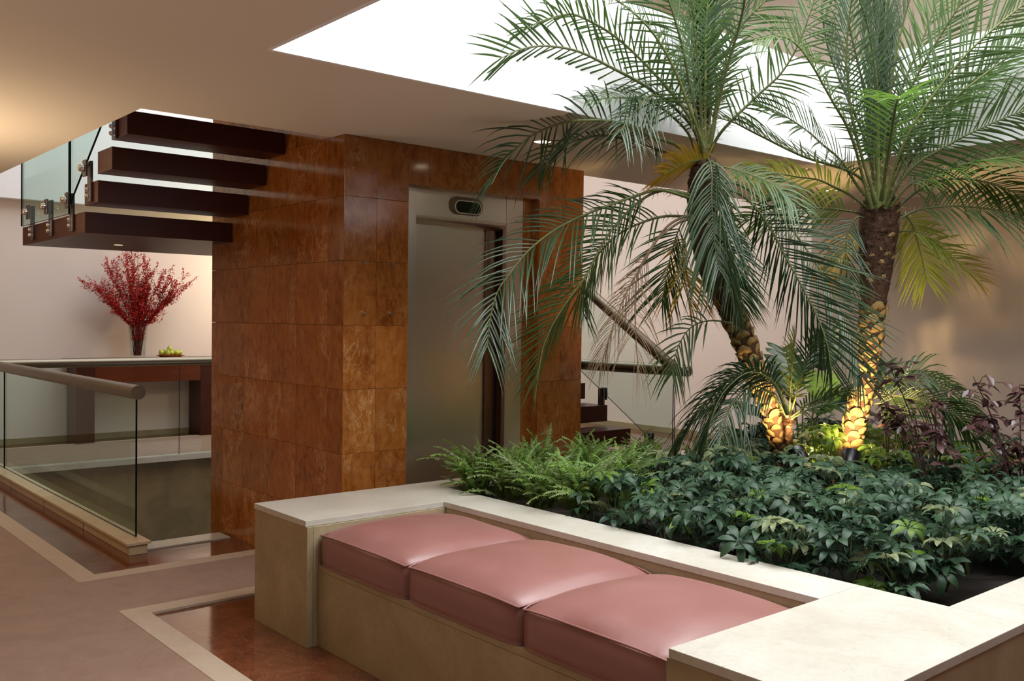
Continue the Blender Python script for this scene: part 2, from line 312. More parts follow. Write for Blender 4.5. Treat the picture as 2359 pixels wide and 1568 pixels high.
# ------------------------------------------------------------------ frond and trunk centre lines (metres, world space)
LEFT_FRONDS = [{"p":[[-3.369,4.251,2.402],[-3.337,4.085,2.578],[-3.353,3.784,2.714],[-3.368,3.481,2.785],[-3.375,3.265,2.821],[-3.375,3.055,2.805],[-3.347,2.876,2.749],[-3.344,2.745,2.68]],"L":0.4,"k":"g","phi":62,"n":36,"d":0.12,"w":0.011,"t0":0.2,"c":1},
 {"p":[[-3.307,4.171,2.433],[-3.287,4.071,2.602],[-3.304,3.925,2.663],[-3.333,3.762,2.678],[-3.312,3.656,2.606],[-3.289,3.551,2.526],[-3.261,3.453,2.434]],"L":0.26,"k":"s","phi":55,"n":34,"d":0.45,"w":0.011,"t0":0.2,"c":1},
 {"p":[[-3.343,4.203,2.37],[-3.399,4.055,2.465],[-3.422,3.866,2.493],[-3.364,3.54,2.511],[-3.396,3.339,2.498],[-3.549,3.305,2.497],[-3.701,3.27,2.459],[-3.718,3.162,2.369],[-3.715,3.077,2.288],[-3.704,3.0,2.177]],"L":0.36,"k":"s","phi":45,"n":46,"d":0.35,"w":0.011,"t0":0.2,"c":1},
 {"p":[[-3.441,4.32,2.37],[-3.509,4.187,2.431],[-3.581,4.048,2.474],[-3.558,3.712,2.491],[-3.685,3.662,2.497],[-3.807,3.616,2.47],[-3.835,3.526,2.404],[-3.853,3.446,2.295]],"L":0.27,"k":"g","phi":40,"n":36,"d":0.4,"w":0.011,"t0":0.2,"c":1},
 {"p":[[-3.313,4.164,2.433],[-3.271,4.041,2.551],[-3.297,3.839,2.729],[-3.346,3.534,2.921],[-3.355,3.272,2.982],[-3.363,3.163,2.973],[-3.357,2.99,2.898],[-3.36,2.886,2.831]],"L":0.27,"k":"g","phi":35,"n":40,"d":0.3,"w":0.011,"t0":0.2,"c":1},
 {"p":[[-3.25,4.084,2.438],[-3.184,3.933,2.545],[-3.16,3.737,2.775],[-3.139,3.535,2.923],[-3.136,3.309,3.01],[-3.134,3.081,3.028],[-3.125,2.858,2.992]],"L":0.38,"k":"g","phi":55,"n":44,"d":0.15,"w":0.011,"t0":0.2,"c":1},
 {"p":[[-3.255,4.079,2.461],[-3.187,3.897,2.719],[-3.115,3.718,2.935],[-3.052,3.527,3.09],[-3.004,3.316,3.169]],"L":0.34,"k":"g","phi":60,"n":40,"d":0.15,"w":0.011,"t0":0.2,"c":1},
 {"p":[[-3.282,4.124,2.447],[-3.211,4.005,2.742],[-3.146,3.876,2.974],[-3.076,3.751,3.127],[-3.011,3.619,3.247]],"L":0.3,"k":"g","phi":30,"n":38,"d":0.15,"w":0.011,"t0":0.2,"c":1},
 {"p":[[-3.304,4.175,2.456],[-3.263,4.118,2.77],[-3.22,4.06,3.028],[-3.169,4.011,3.232],[-3.114,3.965,3.385]],"L":0.28,"k":"g","phi":15,"n":38,"d":0.15,"w":0.011,"t0":0.2,"c":1},
 {"p":[[-3.295,4.186,2.457],[-3.256,4.165,2.777],[-3.216,4.143,3.02],[-3.167,4.13,3.213],[-3.103,4.133,3.402]],"L":0.3,"k":"g","phi":35,"n":38,"d":0.2,"w":0.011,"t0":0.2,"c":1},
 {"p":[[-3.292,4.189,2.457],[-3.197,4.2,2.905],[-3.111,4.19,3.053],[-3.001,4.207,3.145],[-2.879,4.237,3.233]],"L":0.3,"k":"g","phi":60,"n":38,"d":0.2,"w":0.011,"t0":0.2,"c":1},
 {"p":[[-3.349,4.277,2.451],[-3.275,4.29,2.563],[-3.128,4.391,2.74],[-3.015,4.451,2.856],[-2.929,4.48,3.002],[-2.865,4.482,3.15],[-2.812,4.472,3.271]],"L":0.3,"k":"g","phi":60,"n":36,"d":0.25,"w":0.011,"t0":0.2,"c":1},
 {"p":[[-3.16,4.035,2.443],[-3.021,3.961,2.745],[-2.883,3.883,2.939],[-2.768,3.775,3.035],[-2.689,3.619,3.0],[-2.639,3.427,2.896]],"L":0.26,"k":"s","phi":40,"n":30,"d":0.45,"w":0.011,"t0":0.2,"c":1},
 {"p":[[-3.296,4.181,2.35],[-3.252,4.17,2.374],[-3.207,4.155,2.302],[-3.169,4.131,2.157],[-3.132,4.106,2.014],[-3.084,4.092,1.828],[-3.03,4.084,1.622]],"L":0.25,"k":"d","phi":50,"n":50,"d":0.75,"w":0.012,"t0":0.1,"c":1},
 {"p":[[-3.305,4.171,2.35],[-3.265,4.157,2.388],[-3.226,4.138,2.302],[-3.198,4.105,2.157],[-3.161,4.081,1.968],[-3.116,4.065,1.782]],"L":0.27,"k":"d","phi":20,"n":40,"d":0.9,"w":0.012,"t0":0.1,"c":1},
 {"p":[[-3.399,4.209,2.184],[-3.404,4.152,2.194],[-3.481,4.011,2.228],[-3.538,3.891,2.191],[-3.618,3.744,2.128],[-3.675,3.623,2.073],[-3.738,3.495,2.001],[-3.79,3.38,1.91],[-3.808,3.305,1.838],[-3.823,3.232,1.751],[-3.839,3.158,1.648],[-3.834,3.109,1.514],[-3.816,3.074,1.36]],"L":0.36,"k":"s","phi":42,"n":54,"d":0.35,"w":0.011,"t0":0.2,"c":1},
 {"p":[[-3.399,4.21,2.208],[-3.414,4.164,2.213],[-3.478,4.062,2.23],[-3.528,3.973,2.198],[-3.582,3.879,2.113],[-3.636,3.783,1.989],[-3.665,3.717,1.872],[-3.689,3.657,1.748],[-3.735,3.57,1.614],[-3.775,3.491,1.474],[-3.792,3.439,1.345],[-3.794,3.403,1.183]],"L":0.36,"k":"g","phi":55,"n":54,"d":0.2,"w":0.011,"t0":0.2,"c":1},
 {"p":[[-3.46,4.288,2.098],[-3.571,4.159,2.101],[-3.67,4.04,2.053],[-3.745,3.95,1.987],[-3.802,3.88,1.895],[-3.835,3.838,1.803],[-3.863,3.802,1.711],[-3.862,3.798,1.549]],"L":0.3,"k":"g","phi":50,"n":34,"d":0.3,"w":0.011,"t0":0.2,"c":1},
 {"p":[[-3.399,4.205,2.087],[-3.419,4.157,2.09],[-3.481,4.056,2.014],[-3.551,3.94,1.798],[-3.588,3.867,1.655],[-3.617,3.801,1.478],[-3.646,3.734,1.259]],"L":0.2,"k":"b","phi":60,"n":40,"d":0.7,"w":0.006,"t0":0.35,"c":1},
 {"p":[[-3.399,4.205,2.075],[-3.433,4.134,2.06],[-3.509,4.01,1.941],[-3.554,3.919,1.742],[-3.541,3.896,1.479],[-3.512,3.891,1.242]],"L":0.22,"k":"b","phi":60,"n":26,"d":0.8,"w":0.005,"t0":0.45,"c":1},
 {"p":[[-3.46,4.288,2.074],[-3.5,4.241,2.073],[-3.526,4.207,1.981],[-3.55,4.175,1.826],[-3.569,4.146,1.628]],"L":0.34,"k":"g","phi":65,"n":30,"d":0.2,"w":0.011,"t0":0.2,"c":1},
 {"p":[[-3.456,4.292,2.049],[-3.499,4.28,2.031],[-3.533,4.274,1.894],[-3.535,4.304,1.731],[-3.529,4.346,1.607]],"L":0.26,"k":"y","phi":60,"n":30,"d":0.3,"w":0.011,"t0":0.2,"c":1},
 {"p":[[-3.341,4.284,2.391],[-3.333,4.216,2.399],[-3.347,4.122,2.38],[-3.367,4.019,2.34],[-3.379,3.927,2.291]],"L":0.22,"k":"y","phi":40,"n":30,"d":0.2,"w":0.014,"t0":0.12,"c":1},
 {"p":[[-3.337,4.283,2.234],[-3.274,4.324,2.241],[-3.203,4.372,2.208],[-3.132,4.418,2.127],[-3.062,4.462,2.002],[-2.99,4.508,1.842],[-2.92,4.551,1.691],[-2.857,4.586,1.55],[-2.805,4.608,1.399],[-2.774,4.605,1.26]],"L":0.36,"k":"d","phi":60,"n":56,"d":0.15,"w":0.011,"t0":0.2,"c":1},
 {"p":[[-3.401,4.364,2.272],[-3.329,4.428,2.296],[-3.239,4.509,2.246],[-3.117,4.627,2.1],[-3.006,4.729,1.905],[-2.909,4.814,1.687],[-2.833,4.874,1.469],[-2.772,4.915,1.204]],"L":0.36,"k":"d","phi":60,"n":52,"d":0.15,"w":0.011,"t0":0.2,"c":1},
 {"p":[[-3.202,4.13,2.136],[-3.166,4.14,2.099],[-3.144,4.133,2.012],[-3.11,4.137,1.845],[-3.075,4.142,1.715],[-3.038,4.151,1.601]],"L":0.26,"k":"d","phi":62,"n":34,"d":0.3,"w":0.011,"t0":0.2,"c":1},
 {"p":[[-3.347,4.277,2.366],[-3.262,4.298,2.359],[-3.138,4.366,2.312],[-3.015,4.431,2.241],[-2.923,4.458,2.141]],"L":0.24,"k":"g","phi":40,"n":34,"d":0.5,"w":0.011,"t0":0.2,"c":1},
 {"p":[[-3.302,4.455,1.498],[-3.379,4.365,1.513],[-3.438,4.295,1.493],[-3.478,4.246,1.438],[-3.509,4.206,1.334],[-3.522,4.187,1.198]],"L":0.22,"k":"g","phi":55,"n":18,"d":0.5,"w":0.012,"t0":0.25,"c":1},
 {"p":[[-3.355,4.343,2.338],[-3.317,4.366,2.24],[-3.298,4.362,2.044],[-3.269,4.369,1.825],[-3.219,4.402,1.631]],"L":0.26,"k":"g","phi":55,"n":38,"d":0.5,"w":0.011,"t0":0.2,"c":1},
 {"p":[[-3.391,4.225,2.402],[-3.358,4.076,2.545],[-3.366,3.8,2.656],[-3.363,3.532,2.635],[-3.373,3.326,2.589]],"L":0.24,"k":"g","phi":30,"n":34,"d":0.35,"w":0.011,"t0":0.2,"c":1},
 {"p":[[-3.353,4.273,2.499],[-3.318,4.284,2.736],[-3.324,4.246,2.993],[-3.376,4.154,3.223],[-3.359,3.985,3.344]],"L":0.3,"k":"g","phi":50,"n":34,"d":0.15,"w":0.011,"t0":0.2,"c":1},
 {"p":[[-3.371,4.247,2.354],[-3.36,4.17,2.749],[-3.341,4.1,3.062],[-3.338,4.012,3.414]],"L":0.3,"k":"d","phi":40,"n":44,"d":0.05,"w":0.012,"t0":0.12,"c":0.3},
 {"p":[[-3.371,4.247,2.354],[-3.348,4.184,2.749],[-3.316,4.129,3.063],[-3.291,4.067,3.415]],"L":0.3,"k":"d","phi":40,"n":44,"d":0.05,"w":0.012,"t0":0.12,"c":0.3},
 {"p":[[-3.371,4.247,2.354],[-3.336,4.199,2.749],[-3.292,4.158,3.063],[-3.246,4.12,3.415]],"L":0.3,"k":"d","phi":40,"n":44,"d":0.05,"w":0.012,"t0":0.12,"c":0.3},
 {"p":[[-3.371,4.247,2.354],[-3.323,4.214,2.749],[-3.266,4.188,3.064],[-3.198,4.177,3.416]],"L":0.3,"k":"d","phi":40,"n":44,"d":0.05,"w":0.012,"t0":0.12,"c":0.3}]
RIGHT_FRONDS = [{"p":[[-2.889,5.273,2.21],[-2.885,5.189,2.631],[-2.874,5.114,3.066],[-2.879,5.017,3.489]],"L":0.32,"k":"d","phi":40,"n":46,"d":0.05,"w":0.012,"t0":0.12,"c":0.32},
 {"p":[[-2.889,5.273,2.21],[-2.865,5.212,2.631],[-2.848,5.144,3.066],[-2.843,5.061,3.49]],"L":0.32,"k":"d","phi":40,"n":46,"d":0.05,"w":0.012,"t0":0.12,"c":0.32},
 {"p":[[-2.889,5.273,2.21],[-2.852,5.228,2.631],[-2.822,5.174,3.067],[-2.784,5.13,3.491]],"L":0.32,"k":"d","phi":40,"n":46,"d":0.05,"w":0.012,"t0":0.12,"c":0.32},
 {"p":[[-2.912,5.246,2.21],[-2.913,5.146,2.327],[-2.945,5.008,2.386],[-3.07,4.759,2.451],[-3.204,4.503,2.562],[-3.247,4.35,2.61],[-3.284,4.204,2.628]],"L":0.28,"k":"g","phi":20,"n":44,"d":0.1,"w":0.011,"t0":0.2,"c":1},
 {"p":[[-2.966,5.335,2.145],[-3.037,5.222,2.174],[-3.127,5.086,2.188],[-3.216,4.95,2.184],[-3.32,4.795,2.149],[-3.414,4.652,2.093]],"L":0.26,"k":"l","phi":60,"n":36,"d":0.3,"w":0.011,"t0":0.2,"c":1},
 {"p":[[-2.863,5.148,2.172],[-2.861,5.037,2.347],[-2.848,4.935,2.484],[-2.844,4.824,2.605],[-2.845,4.706,2.695],[-2.849,4.585,2.795],[-2.84,4.477,2.862],[-2.85,4.348,2.949],[-2.866,4.21,2.974],[-2.902,4.046,2.929]],"L":0.34,"k":"l","phi":50,"n":52,"d":0.3,"w":0.011,"t0":0.2,"c":1},
 {"p":[[-2.844,5.171,2.177],[-2.808,5.092,2.402],[-2.791,4.991,2.621],[-2.782,4.879,2.833],[-2.784,4.756,3.073],[-2.776,4.643,3.279],[-2.764,4.533,3.409]],"L":0.32,"k":"g","phi":60,"n":46,"d":0.1,"w":0.011,"t0":0.2,"c":1},
 {"p":[[-2.786,5.085,2.175],[-2.727,4.951,2.606],[-2.665,4.815,2.801],[-2.621,4.657,3.017],[-2.585,4.488,3.15],[-2.555,4.31,3.252]],"L":0.36,"k":"s","phi":62,"n":52,"d":0.1,"w":0.011,"t0":0.2,"c":1},
 {"p":[[-2.828,5.191,2.223],[-2.773,5.113,2.557],[-2.707,5.043,2.809],[-2.633,4.984,3.048],[-2.55,4.933,3.242],[-2.471,4.877,3.391]],"L":0.36,"k":"s","phi":62,"n":50,"d":0.1,"w":0.011,"t0":0.2,"c":1},
 {"p":[[-2.821,5.198,2.198],[-2.711,5.143,2.436],[-2.58,5.11,2.645],[-2.4,5.138,2.882],[-2.242,5.135,3.017],[-2.057,5.163,3.15],[-1.907,5.148,3.196]],"L":0.36,"k":"g","phi":62,"n":56,"d":0.15,"w":0.011,"t0":0.2,"c":1},
 {"p":[[-2.844,5.249,2.204],[-2.708,5.216,2.444],[-2.539,5.221,2.655],[-2.346,5.253,2.817],[-2.117,5.326,2.978],[-1.947,5.327,3.027]],"L":0.36,"k":"g","phi":60,"n":54,"d":0.15,"w":0.011,"t0":0.2,"c":1},
 {"p":[[-2.811,5.21,2.173],[-2.724,5.188,2.3],[-2.615,5.19,2.408],[-2.477,5.226,2.486],[-2.342,5.259,2.555],[-2.132,5.381,2.653],[-1.963,5.451,2.671]],"L":0.34,"k":"g","phi":55,"n":50,"d":0.2,"w":0.011,"t0":0.2,"c":1},
 {"p":[[-2.836,5.257,2.154],[-2.7,5.282,2.309],[-2.531,5.345,2.377],[-2.365,5.403,2.417],[-2.17,5.493,2.428],[-1.995,5.559,2.387]],"L":0.32,"k":"l","phi":30,"n":50,"d":0.4,"w":0.011,"t0":0.2,"c":1},
 {"p":[[-2.854,5.312,2.134],[-2.718,5.4,2.283],[-2.591,5.474,2.343],[-2.464,5.546,2.337],[-2.339,5.615,2.292],[-2.232,5.661,2.215],[-2.128,5.702,2.087]],"L":0.32,"k":"l","phi":30,"n":48,"d":0.45,"w":0.011,"t0":0.2,"c":1},
 {"p":[[-2.843,5.323,2.096],[-2.748,5.413,2.167],[-2.668,5.482,2.19],[-2.552,5.593,2.197],[-2.418,5.724,2.177],[-2.299,5.837,2.145],[-2.175,5.955,2.059]],"L":0.34,"k":"l","phi":62,"n":44,"d":0.4,"w":0.011,"t0":0.2,"c":1},
 {"p":[[-2.895,5.419,2.133],[-2.845,5.478,2.16],[-2.81,5.518,2.108],[-2.786,5.543,2.005],[-2.763,5.566,1.888],[-2.745,5.583,1.771]],"L":0.27,"k":"yl","phi":62,"n":36,"d":0.2,"w":0.011,"t0":0.2,"c":1},
 {"p":[[-2.893,5.418,2.055],[-2.802,5.525,2.062],[-2.727,5.612,2.011],[-2.65,5.699,1.909],[-2.59,5.768,1.839],[-2.536,5.829,1.768]],"L":0.24,"k":"o","phi":55,"n":34,"d":0.2,"w":0.011,"t0":0.2,"c":1},
 {"p":[[-2.997,5.374,2.071],[-3.044,5.337,2.046],[-3.091,5.298,1.98],[-3.13,5.269,1.909],[-3.169,5.24,1.822]],"L":0.22,"k":"y","phi":50,"n":26,"d":0.2,"w":0.011,"t0":0.2,"c":1},
 {"p":[[-2.918,5.238,2.169],[-2.971,5.101,2.253],[-3.002,4.988,2.29],[-3.04,4.867,2.326],[-3.083,4.74,2.332],[-3.15,4.585,2.347],[-3.215,4.431,2.352]],"L":0.22,"k":"yl","phi":45,"n":38,"d":0.4,"w":0.011,"t0":0.2,"c":1},
 {"p":[[-2.916,5.242,2.21],[-2.943,5.111,2.319],[-2.97,4.98,2.445],[-3.0,4.844,2.519],[-3.023,4.716,2.585],[-3.078,4.551,2.661],[-3.132,4.386,2.709]],"L":0.26,"k":"g","phi":60,"n":44,"d":0.2,"w":0.011,"t0":0.2,"c":1},
 {"p":[[-2.674,4.908,2.183],[-2.526,4.704,2.422],[-2.383,4.49,2.569],[-2.247,4.264,2.565],[-2.118,4.027,2.497]],"L":0.28,"k":"l","phi":5,"n":30,"d":0.15,"w":0.011,"t0":0.2,"c":1},
 {"p":[[-2.88,5.285,2.236],[-2.764,5.202,2.615],[-2.617,5.152,2.876],[-2.443,5.133,3.121],[-2.288,5.089,3.281]],"L":0.32,"k":"g","phi":60,"n":48,"d":0.1,"w":0.011,"t0":0.2,"c":1},
 {"p":[[-2.883,5.281,2.236],[-2.825,5.245,2.554],[-2.738,5.241,2.864],[-2.628,5.264,3.141],[-2.535,5.265,3.385]],"L":0.3,"k":"l","phi":50,"n":44,"d":0.15,"w":0.011,"t0":0.2,"c":1},
 {"p":[[-2.896,5.266,2.236],[-2.893,5.125,2.548],[-2.919,4.949,2.799],[-2.933,4.784,3.015],[-2.914,4.659,3.223]],"L":0.3,"k":"g","phi":60,"n":44,"d":0.1,"w":0.011,"t0":0.2,"c":1},
 {"p":[[-2.921,5.391,2.249],[-2.799,5.423,2.574],[-2.609,5.451,2.777],[-2.354,5.476,2.859],[-2.176,5.484,2.852],[-2.015,5.471,2.797]],"L":0.32,"k":"g","phi":45,"n":44,"d":0.3,"w":0.011,"t0":0.2,"c":1},
 {"p":[[-2.917,5.238,2.108],[-2.968,5.178,2.132],[-3.004,5.132,2.029],[-3.007,5.124,1.876],[-2.99,5.139,1.723]],"L":0.22,"k":"d","phi":55,"n":26,"d":0.3,"w":0.011,"t0":0.2,"c":1},
 {"p":[[-2.862,5.304,2.185],[-2.705,5.345,2.501],[-2.519,5.418,2.781],[-2.3,5.451,2.988],[-2.088,5.474,3.111]],"L":0.34,"k":"l","phi":50,"n":50,"d":0.2,"w":0.011,"t0":0.2,"c":1},
 {"p":[[-2.741,4.983,2.172],[-2.749,4.827,2.419],[-2.74,4.691,2.657],[-2.707,4.583,2.908],[-2.645,4.51,3.148],[-2.574,4.443,3.268]],"L":0.3,"k":"s","phi":40,"n":44,"d":0.15,"w":0.011,"t0":0.2,"c":1}]
YOUNG_FRONDS = [{"p":[[-3.142,4.782,0.975],[-3.123,4.757,1.115],[-3.099,4.738,1.266],[-3.075,4.721,1.44]],"L":0.16,"k":"yl","phi":30,"n":20,"d":0.1,"w":0.011,"t0":0.2,"c":1},
 {"p":[[-3.138,4.785,0.975],[-3.092,4.793,1.141],[-3.042,4.806,1.317],[-2.998,4.811,1.442]],"L":0.15,"k":"d","phi":40,"n":20,"d":0.15,"w":0.011,"t0":0.2,"c":1},
 {"p":[[-3.091,4.687,0.984],[-3.115,4.612,1.146],[-3.177,4.491,1.249],[-3.242,4.362,1.2],[-3.297,4.242,1.088],[-3.327,4.151,0.97],[-3.36,4.055,0.806]],"L":0.34,"k":"d","phi":40,"n":52,"d":0.6,"w":0.011,"t0":0.2,"c":1},
 {"p":[[-3.091,4.687,0.972],[-3.134,4.578,1.109],[-3.19,4.452,1.147],[-3.226,4.345,1.052],[-3.23,4.275,0.923],[-3.217,4.223,0.773]],"L":0.3,"k":"d","phi":50,"n":44,"d":0.6,"w":0.011,"t0":0.2,"c":1},
 {"p":[[-3.034,4.6,0.994],[-3.069,4.502,1.176],[-3.132,4.369,1.23],[-3.19,4.236,1.131],[-3.207,4.149,0.992],[-3.201,4.089,0.833]],"L":0.3,"k":"d","phi":50,"n":48,"d":0.6,"w":0.011,"t0":0.2,"c":1},
 {"p":[[-3.079,4.7,0.972],[-2.986,4.761,1.062],[-2.89,4.825,1.113],[-2.81,4.868,1.131]],"L":0.18,"k":"g","phi":30,"n":22,"d":0.3,"w":0.011,"t0":0.2,"c":1},
 {"p":[[-3.079,4.7,0.96],[-3.001,4.742,1.016],[-2.92,4.787,1.049],[-2.847,4.822,1.046]],"L":0.16,"k":"g","phi":30,"n":20,"d":0.3,"w":0.011,"t0":0.2,"c":1}]
LOW_FRONDS = [{"p":[[-3.065,5.491,1.023],[-3.015,5.527,1.119],[-2.939,5.593,1.191],[-2.831,5.695,1.226],[-2.758,5.754,1.153],[-2.696,5.798,1.036],[-2.658,5.811,0.879]],"L":0.26,"k":"g","phi":50,"n":40,"d":0.5,"w":0.011,"t0":0.2,"c":1},
 {"p":[[-3.013,5.398,1.018],[-2.934,5.431,1.075],[-2.812,5.512,1.067],[-2.691,5.592,1.027],[-2.578,5.66,0.96],[-2.483,5.707,0.838]],"L":0.26,"k":"g","phi":45,"n":40,"d":0.5,"w":0.011,"t0":0.2,"c":1},
 {"p":[[-3.112,5.59,1.001],[-3.023,5.699,1.14],[-2.881,5.866,1.142],[-2.755,6.012,1.076],[-2.645,6.136,0.928]],"L":0.24,"k":"g","phi":50,"n":36,"d":0.5,"w":0.011,"t0":0.2,"c":1},
 {"p":[[-3.059,5.497,0.996],[-2.987,5.531,1.013],[-2.916,5.56,0.937],[-2.871,5.558,0.809]],"L":0.2,"k":"g","phi":50,"n":26,"d":0.4,"w":0.011,"t0":0.2,"c":1}]
TRUNKS = {"left":[[-3.279,4.989,0.439,0.0656],[-3.262,4.944,0.617,0.0651],[-3.269,4.872,0.817,0.062],[-3.293,4.781,1.026,0.0666],[-3.32,4.685,1.232,0.0711],[-3.352,4.585,1.46,0.0756],[-3.382,4.485,1.634,0.0825],[-3.406,4.392,1.806,0.0892],[-3.414,4.318,1.999,0.0934],[-3.396,4.275,2.166,0.095],[-3.367,4.243,2.305,0.0894],[-3.335,4.215,2.406,0.0599]],"right":[[-3.11,5.264,0.407,0.0847],[-3.087,5.267,0.609,0.0791],[-3.044,5.294,0.836,0.0736],[-3.001,5.322,1.101,0.0707],[-2.966,5.341,1.364,0.0731],[-2.947,5.341,1.625,0.0858],[-2.931,5.335,1.832,0.1063],[-2.918,5.325,1.986,0.1214],[-2.904,5.314,2.113,0.1287],[-2.895,5.298,2.213,0.1154],[-2.887,5.277,2.274,0.0639]],"young":[[-3.185,4.873,0.62,0.0281],[-3.173,4.841,0.753,0.0254],[-3.162,4.806,0.883,0.0227],[-3.143,4.78,0.975,0.0201]]}
# ------------------------------------------------------------------ the setting
XT, XB, YT0, YT1 = -4.70, -6.52, 2.745, 4.625      # marble lift shaft
CZ, UZ = 2.535, 3.17                               # ceiling height, upper storey floor
T = .3654
struct('floor', rects([(-12.02, -10.2, -2.5, 10.0), (-10.2, -6.31, -2.5, 2.14), (-10.2, -6.52, 5.62, 10.0), (-6.31, 3, -2.5, 2.745), (-4.72, 3, 2.745, 10.0), (-6.52, -4.72, 4.60, 10.0)], -.3, 0), MAT['floor'])
# stairwell below the floor
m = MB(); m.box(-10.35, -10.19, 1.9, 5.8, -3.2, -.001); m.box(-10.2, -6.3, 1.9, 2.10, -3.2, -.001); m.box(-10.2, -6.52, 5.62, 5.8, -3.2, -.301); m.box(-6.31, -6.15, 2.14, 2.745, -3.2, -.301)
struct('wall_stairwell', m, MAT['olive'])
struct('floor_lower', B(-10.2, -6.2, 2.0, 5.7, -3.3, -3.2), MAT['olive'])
struct('trim_1', B(-10.2, -10.10, 1.9, 5.62, -.05, .012), MAT['trav'], bevel=.003)
struct('trim_2', B(-6.31, -6.13, 2.145, 2.72, -.04, .010), MAT['trav'], bevel=.003)
# walls
struct('wall_left', B(-12.2, -12.02, -2.7, 10.1, -.3, 6.1), MAT['wall'])
struct('wall_back', B(-12.2, -4.75, 9.96, 10.1, -.3, 6.1), MAT['wall'])
struct('wall_right', B(-4.75, 3.2, 7.52, 10.1, -.3, UZ-.03), MAT['wall']); struct('wall_upper_right', B(-4.75, 3.2, 7.52, 10.1, UZ-.03, 6.1), MAT['beige'])
struct('wall_front', B(-12.2, 3.2, -2.7, -2.5, -.3, 6.1), MAT['wall'])
struct('wall_near', B(3.0, 3.2, -2.5, 7.6, -.3, 6.1), MAT['wall'])
struct('baseboard_left', B(-12.02, -12.0, -2.5, 9.96, 0, .075), MAT['trav_side'], bevel=.003)
struct('baseboard_back', B(-12.0, -4.75, 9.94, 9.96, 0, .075), MAT['trav_side'], bevel=.003)
struct('baseboard_right', B(-4.75, 3.0, 7.505, 7.52, 0, .075), MAT['trav_side'], bevel=.003)
struct('trim_3', B(-12.02, -11.86, 1.0, 9.96, 2.81, 4.1), MAT['white'], bevel=.004)
struct('ceiling', rects([(-12.02, 3, -2.5, 1.667), (-4.845, -3.45, 1.667, 7.52), (-3.45, 3, 5.56, 7.52), (-.18, 3, 1.667, 5.56)], CZ, UZ-.02), MAT['ceil'])
m = MB()
m.box(-3.45, -3.43, 1.667, 5.56, CZ-.001, UZ); m.box(-3.43, -.18, 5.54, 5.56, CZ-.001, UZ); m.box(-3.43, -.18, 1.66, 1.68, CZ-.001, UZ); m.box(-.20, -.18, 1.68, 5.54, CZ-.001, UZ)
struct('trim_4', m, MAT['white'])
struct('ceiling_upper', rects([(-12.02, 3, -2.5, 1.9), (-12.02, 3, 8.7, 10.0), (-5.1, -3.6, 1.9, 8.7), (-3.6, 3, 5.7, 8.7), (.5, 3, 1.9, 5.7)], 5.75, 5.95), MAT['ceil'])
struct('ceiling_roof', B(-12.2, 3.2, -2.7, 10.1, 6.1, 6.2), MAT['white'])

# the marble lift shaft: a core clad with single tiles
shaft = struct('wall_lift_shaft')
obj('core', rects([(XB+.02, XT-.021, YT0+.02, 3.164)], -3.2, CZ), MAT['tan_joint'], shaft)
m = MB(); m.box(XB+.02, XT-.021, 4.236, YT1-.02, -3.2, 5.75); m.box(XB+.02, XT-.021, 3.16, 4.24, 2.316, 5.75); m.box(XB+.02, XT-.3, 3.18, 4.22, -3.2, 2.31); m.box(XB+.02, XT-.02, YT0+.02, 3.18, CZ, 5.75)
obj('core', m, MAT['tan_joint'], shaft)
tm = {}
def tile(x0, x1, y0, y1, z0, z1):
    g = .0008; cx, cy, cz = (x0+x1)/2, (y0+y1)/2, (z0+z1)/2; hx, hy, hz = (x1-x0)/2, (y1-y0)/2, (z1-z0)/2
    ax = 'x' if hx < .02 else 'y'
    key = (round(hx, 3), round(hy, 3), round(hz, 3))
    if key not in tm:
        mm = MB(); mm.box(-hx+(0 if ax == 'x' else g), hx-(0 if ax == 'x' else g), -hy+(g if ax == 'x' else 0), hy-(g if ax == 'x' else 0), -hz+g, hz-g)
        tm[key] = mm.mesh('marble_tile', MAT['marble'], False, .0008)
    link('marble_tile', tm[key], shaft, (cx, cy, cz))
zs = [i*T for i in range(-3, 7)]+[CZ-.001, CZ+.28, UZ+.2, UZ+.56]
front = [2.745, 2.96, 3.18, 3.325, 3.69, 4.055, 4.22, 4.42, 4.625]
for a, b in zip(zs, zs[1:]):
    if b <= 0.01: continue
    for y0, y1 in zip(front, front[1:]):
        if 3.17 < y0 < 4.21:
            if b > CZ-.01: tile(XT-.02, XT, y0, y1, max(a, 2.30), b)
        else: tile(XT-.02, XT, y0, y1, a, b)
sidex = [-6.52, -6.33, -5.996, -5.63, -5.255, -4.881, -4.70]
for a, b in zip(zs, zs[1:]):
    for x0, x1 in zip(sidex, sidex[1:]):
        tile(x0, x1, YT0, YT0+.02, a, b)
        if a >= 0: tile(x0, x1, YT1-.02, YT1, a, b)
# marble return inside the door recess
m = MB(); m.box(XT-.16, XT-.02, 3.165, 3.18, 0, 2.30); m.box(XT-.16, XT-.02, 4.22, 4.235, 0, 2.30); m.box(XT-.16, XT-.0205, 3.165, 4.235, 2.30, 2.315)
obj('reveal', m, MAT['marble'], shaft)

# lift door
door = struct('door_1')
X0 = XT-.075
obj('jamb', B(X0-.04, X0, 3.18, 3.285, 0, 2.30), MAT['steel'], door, bevel=.002)
obj('jamb', B(X0-.04, X0, 4.0, 4.14, 0, 2.30), MAT['steel'], door, bevel=.002)
obj('jamb_return', B(X0-.04, X0+.0, 4.142, 4.22, 0, 2.30), MAT['marble'], door, bevel=.002)
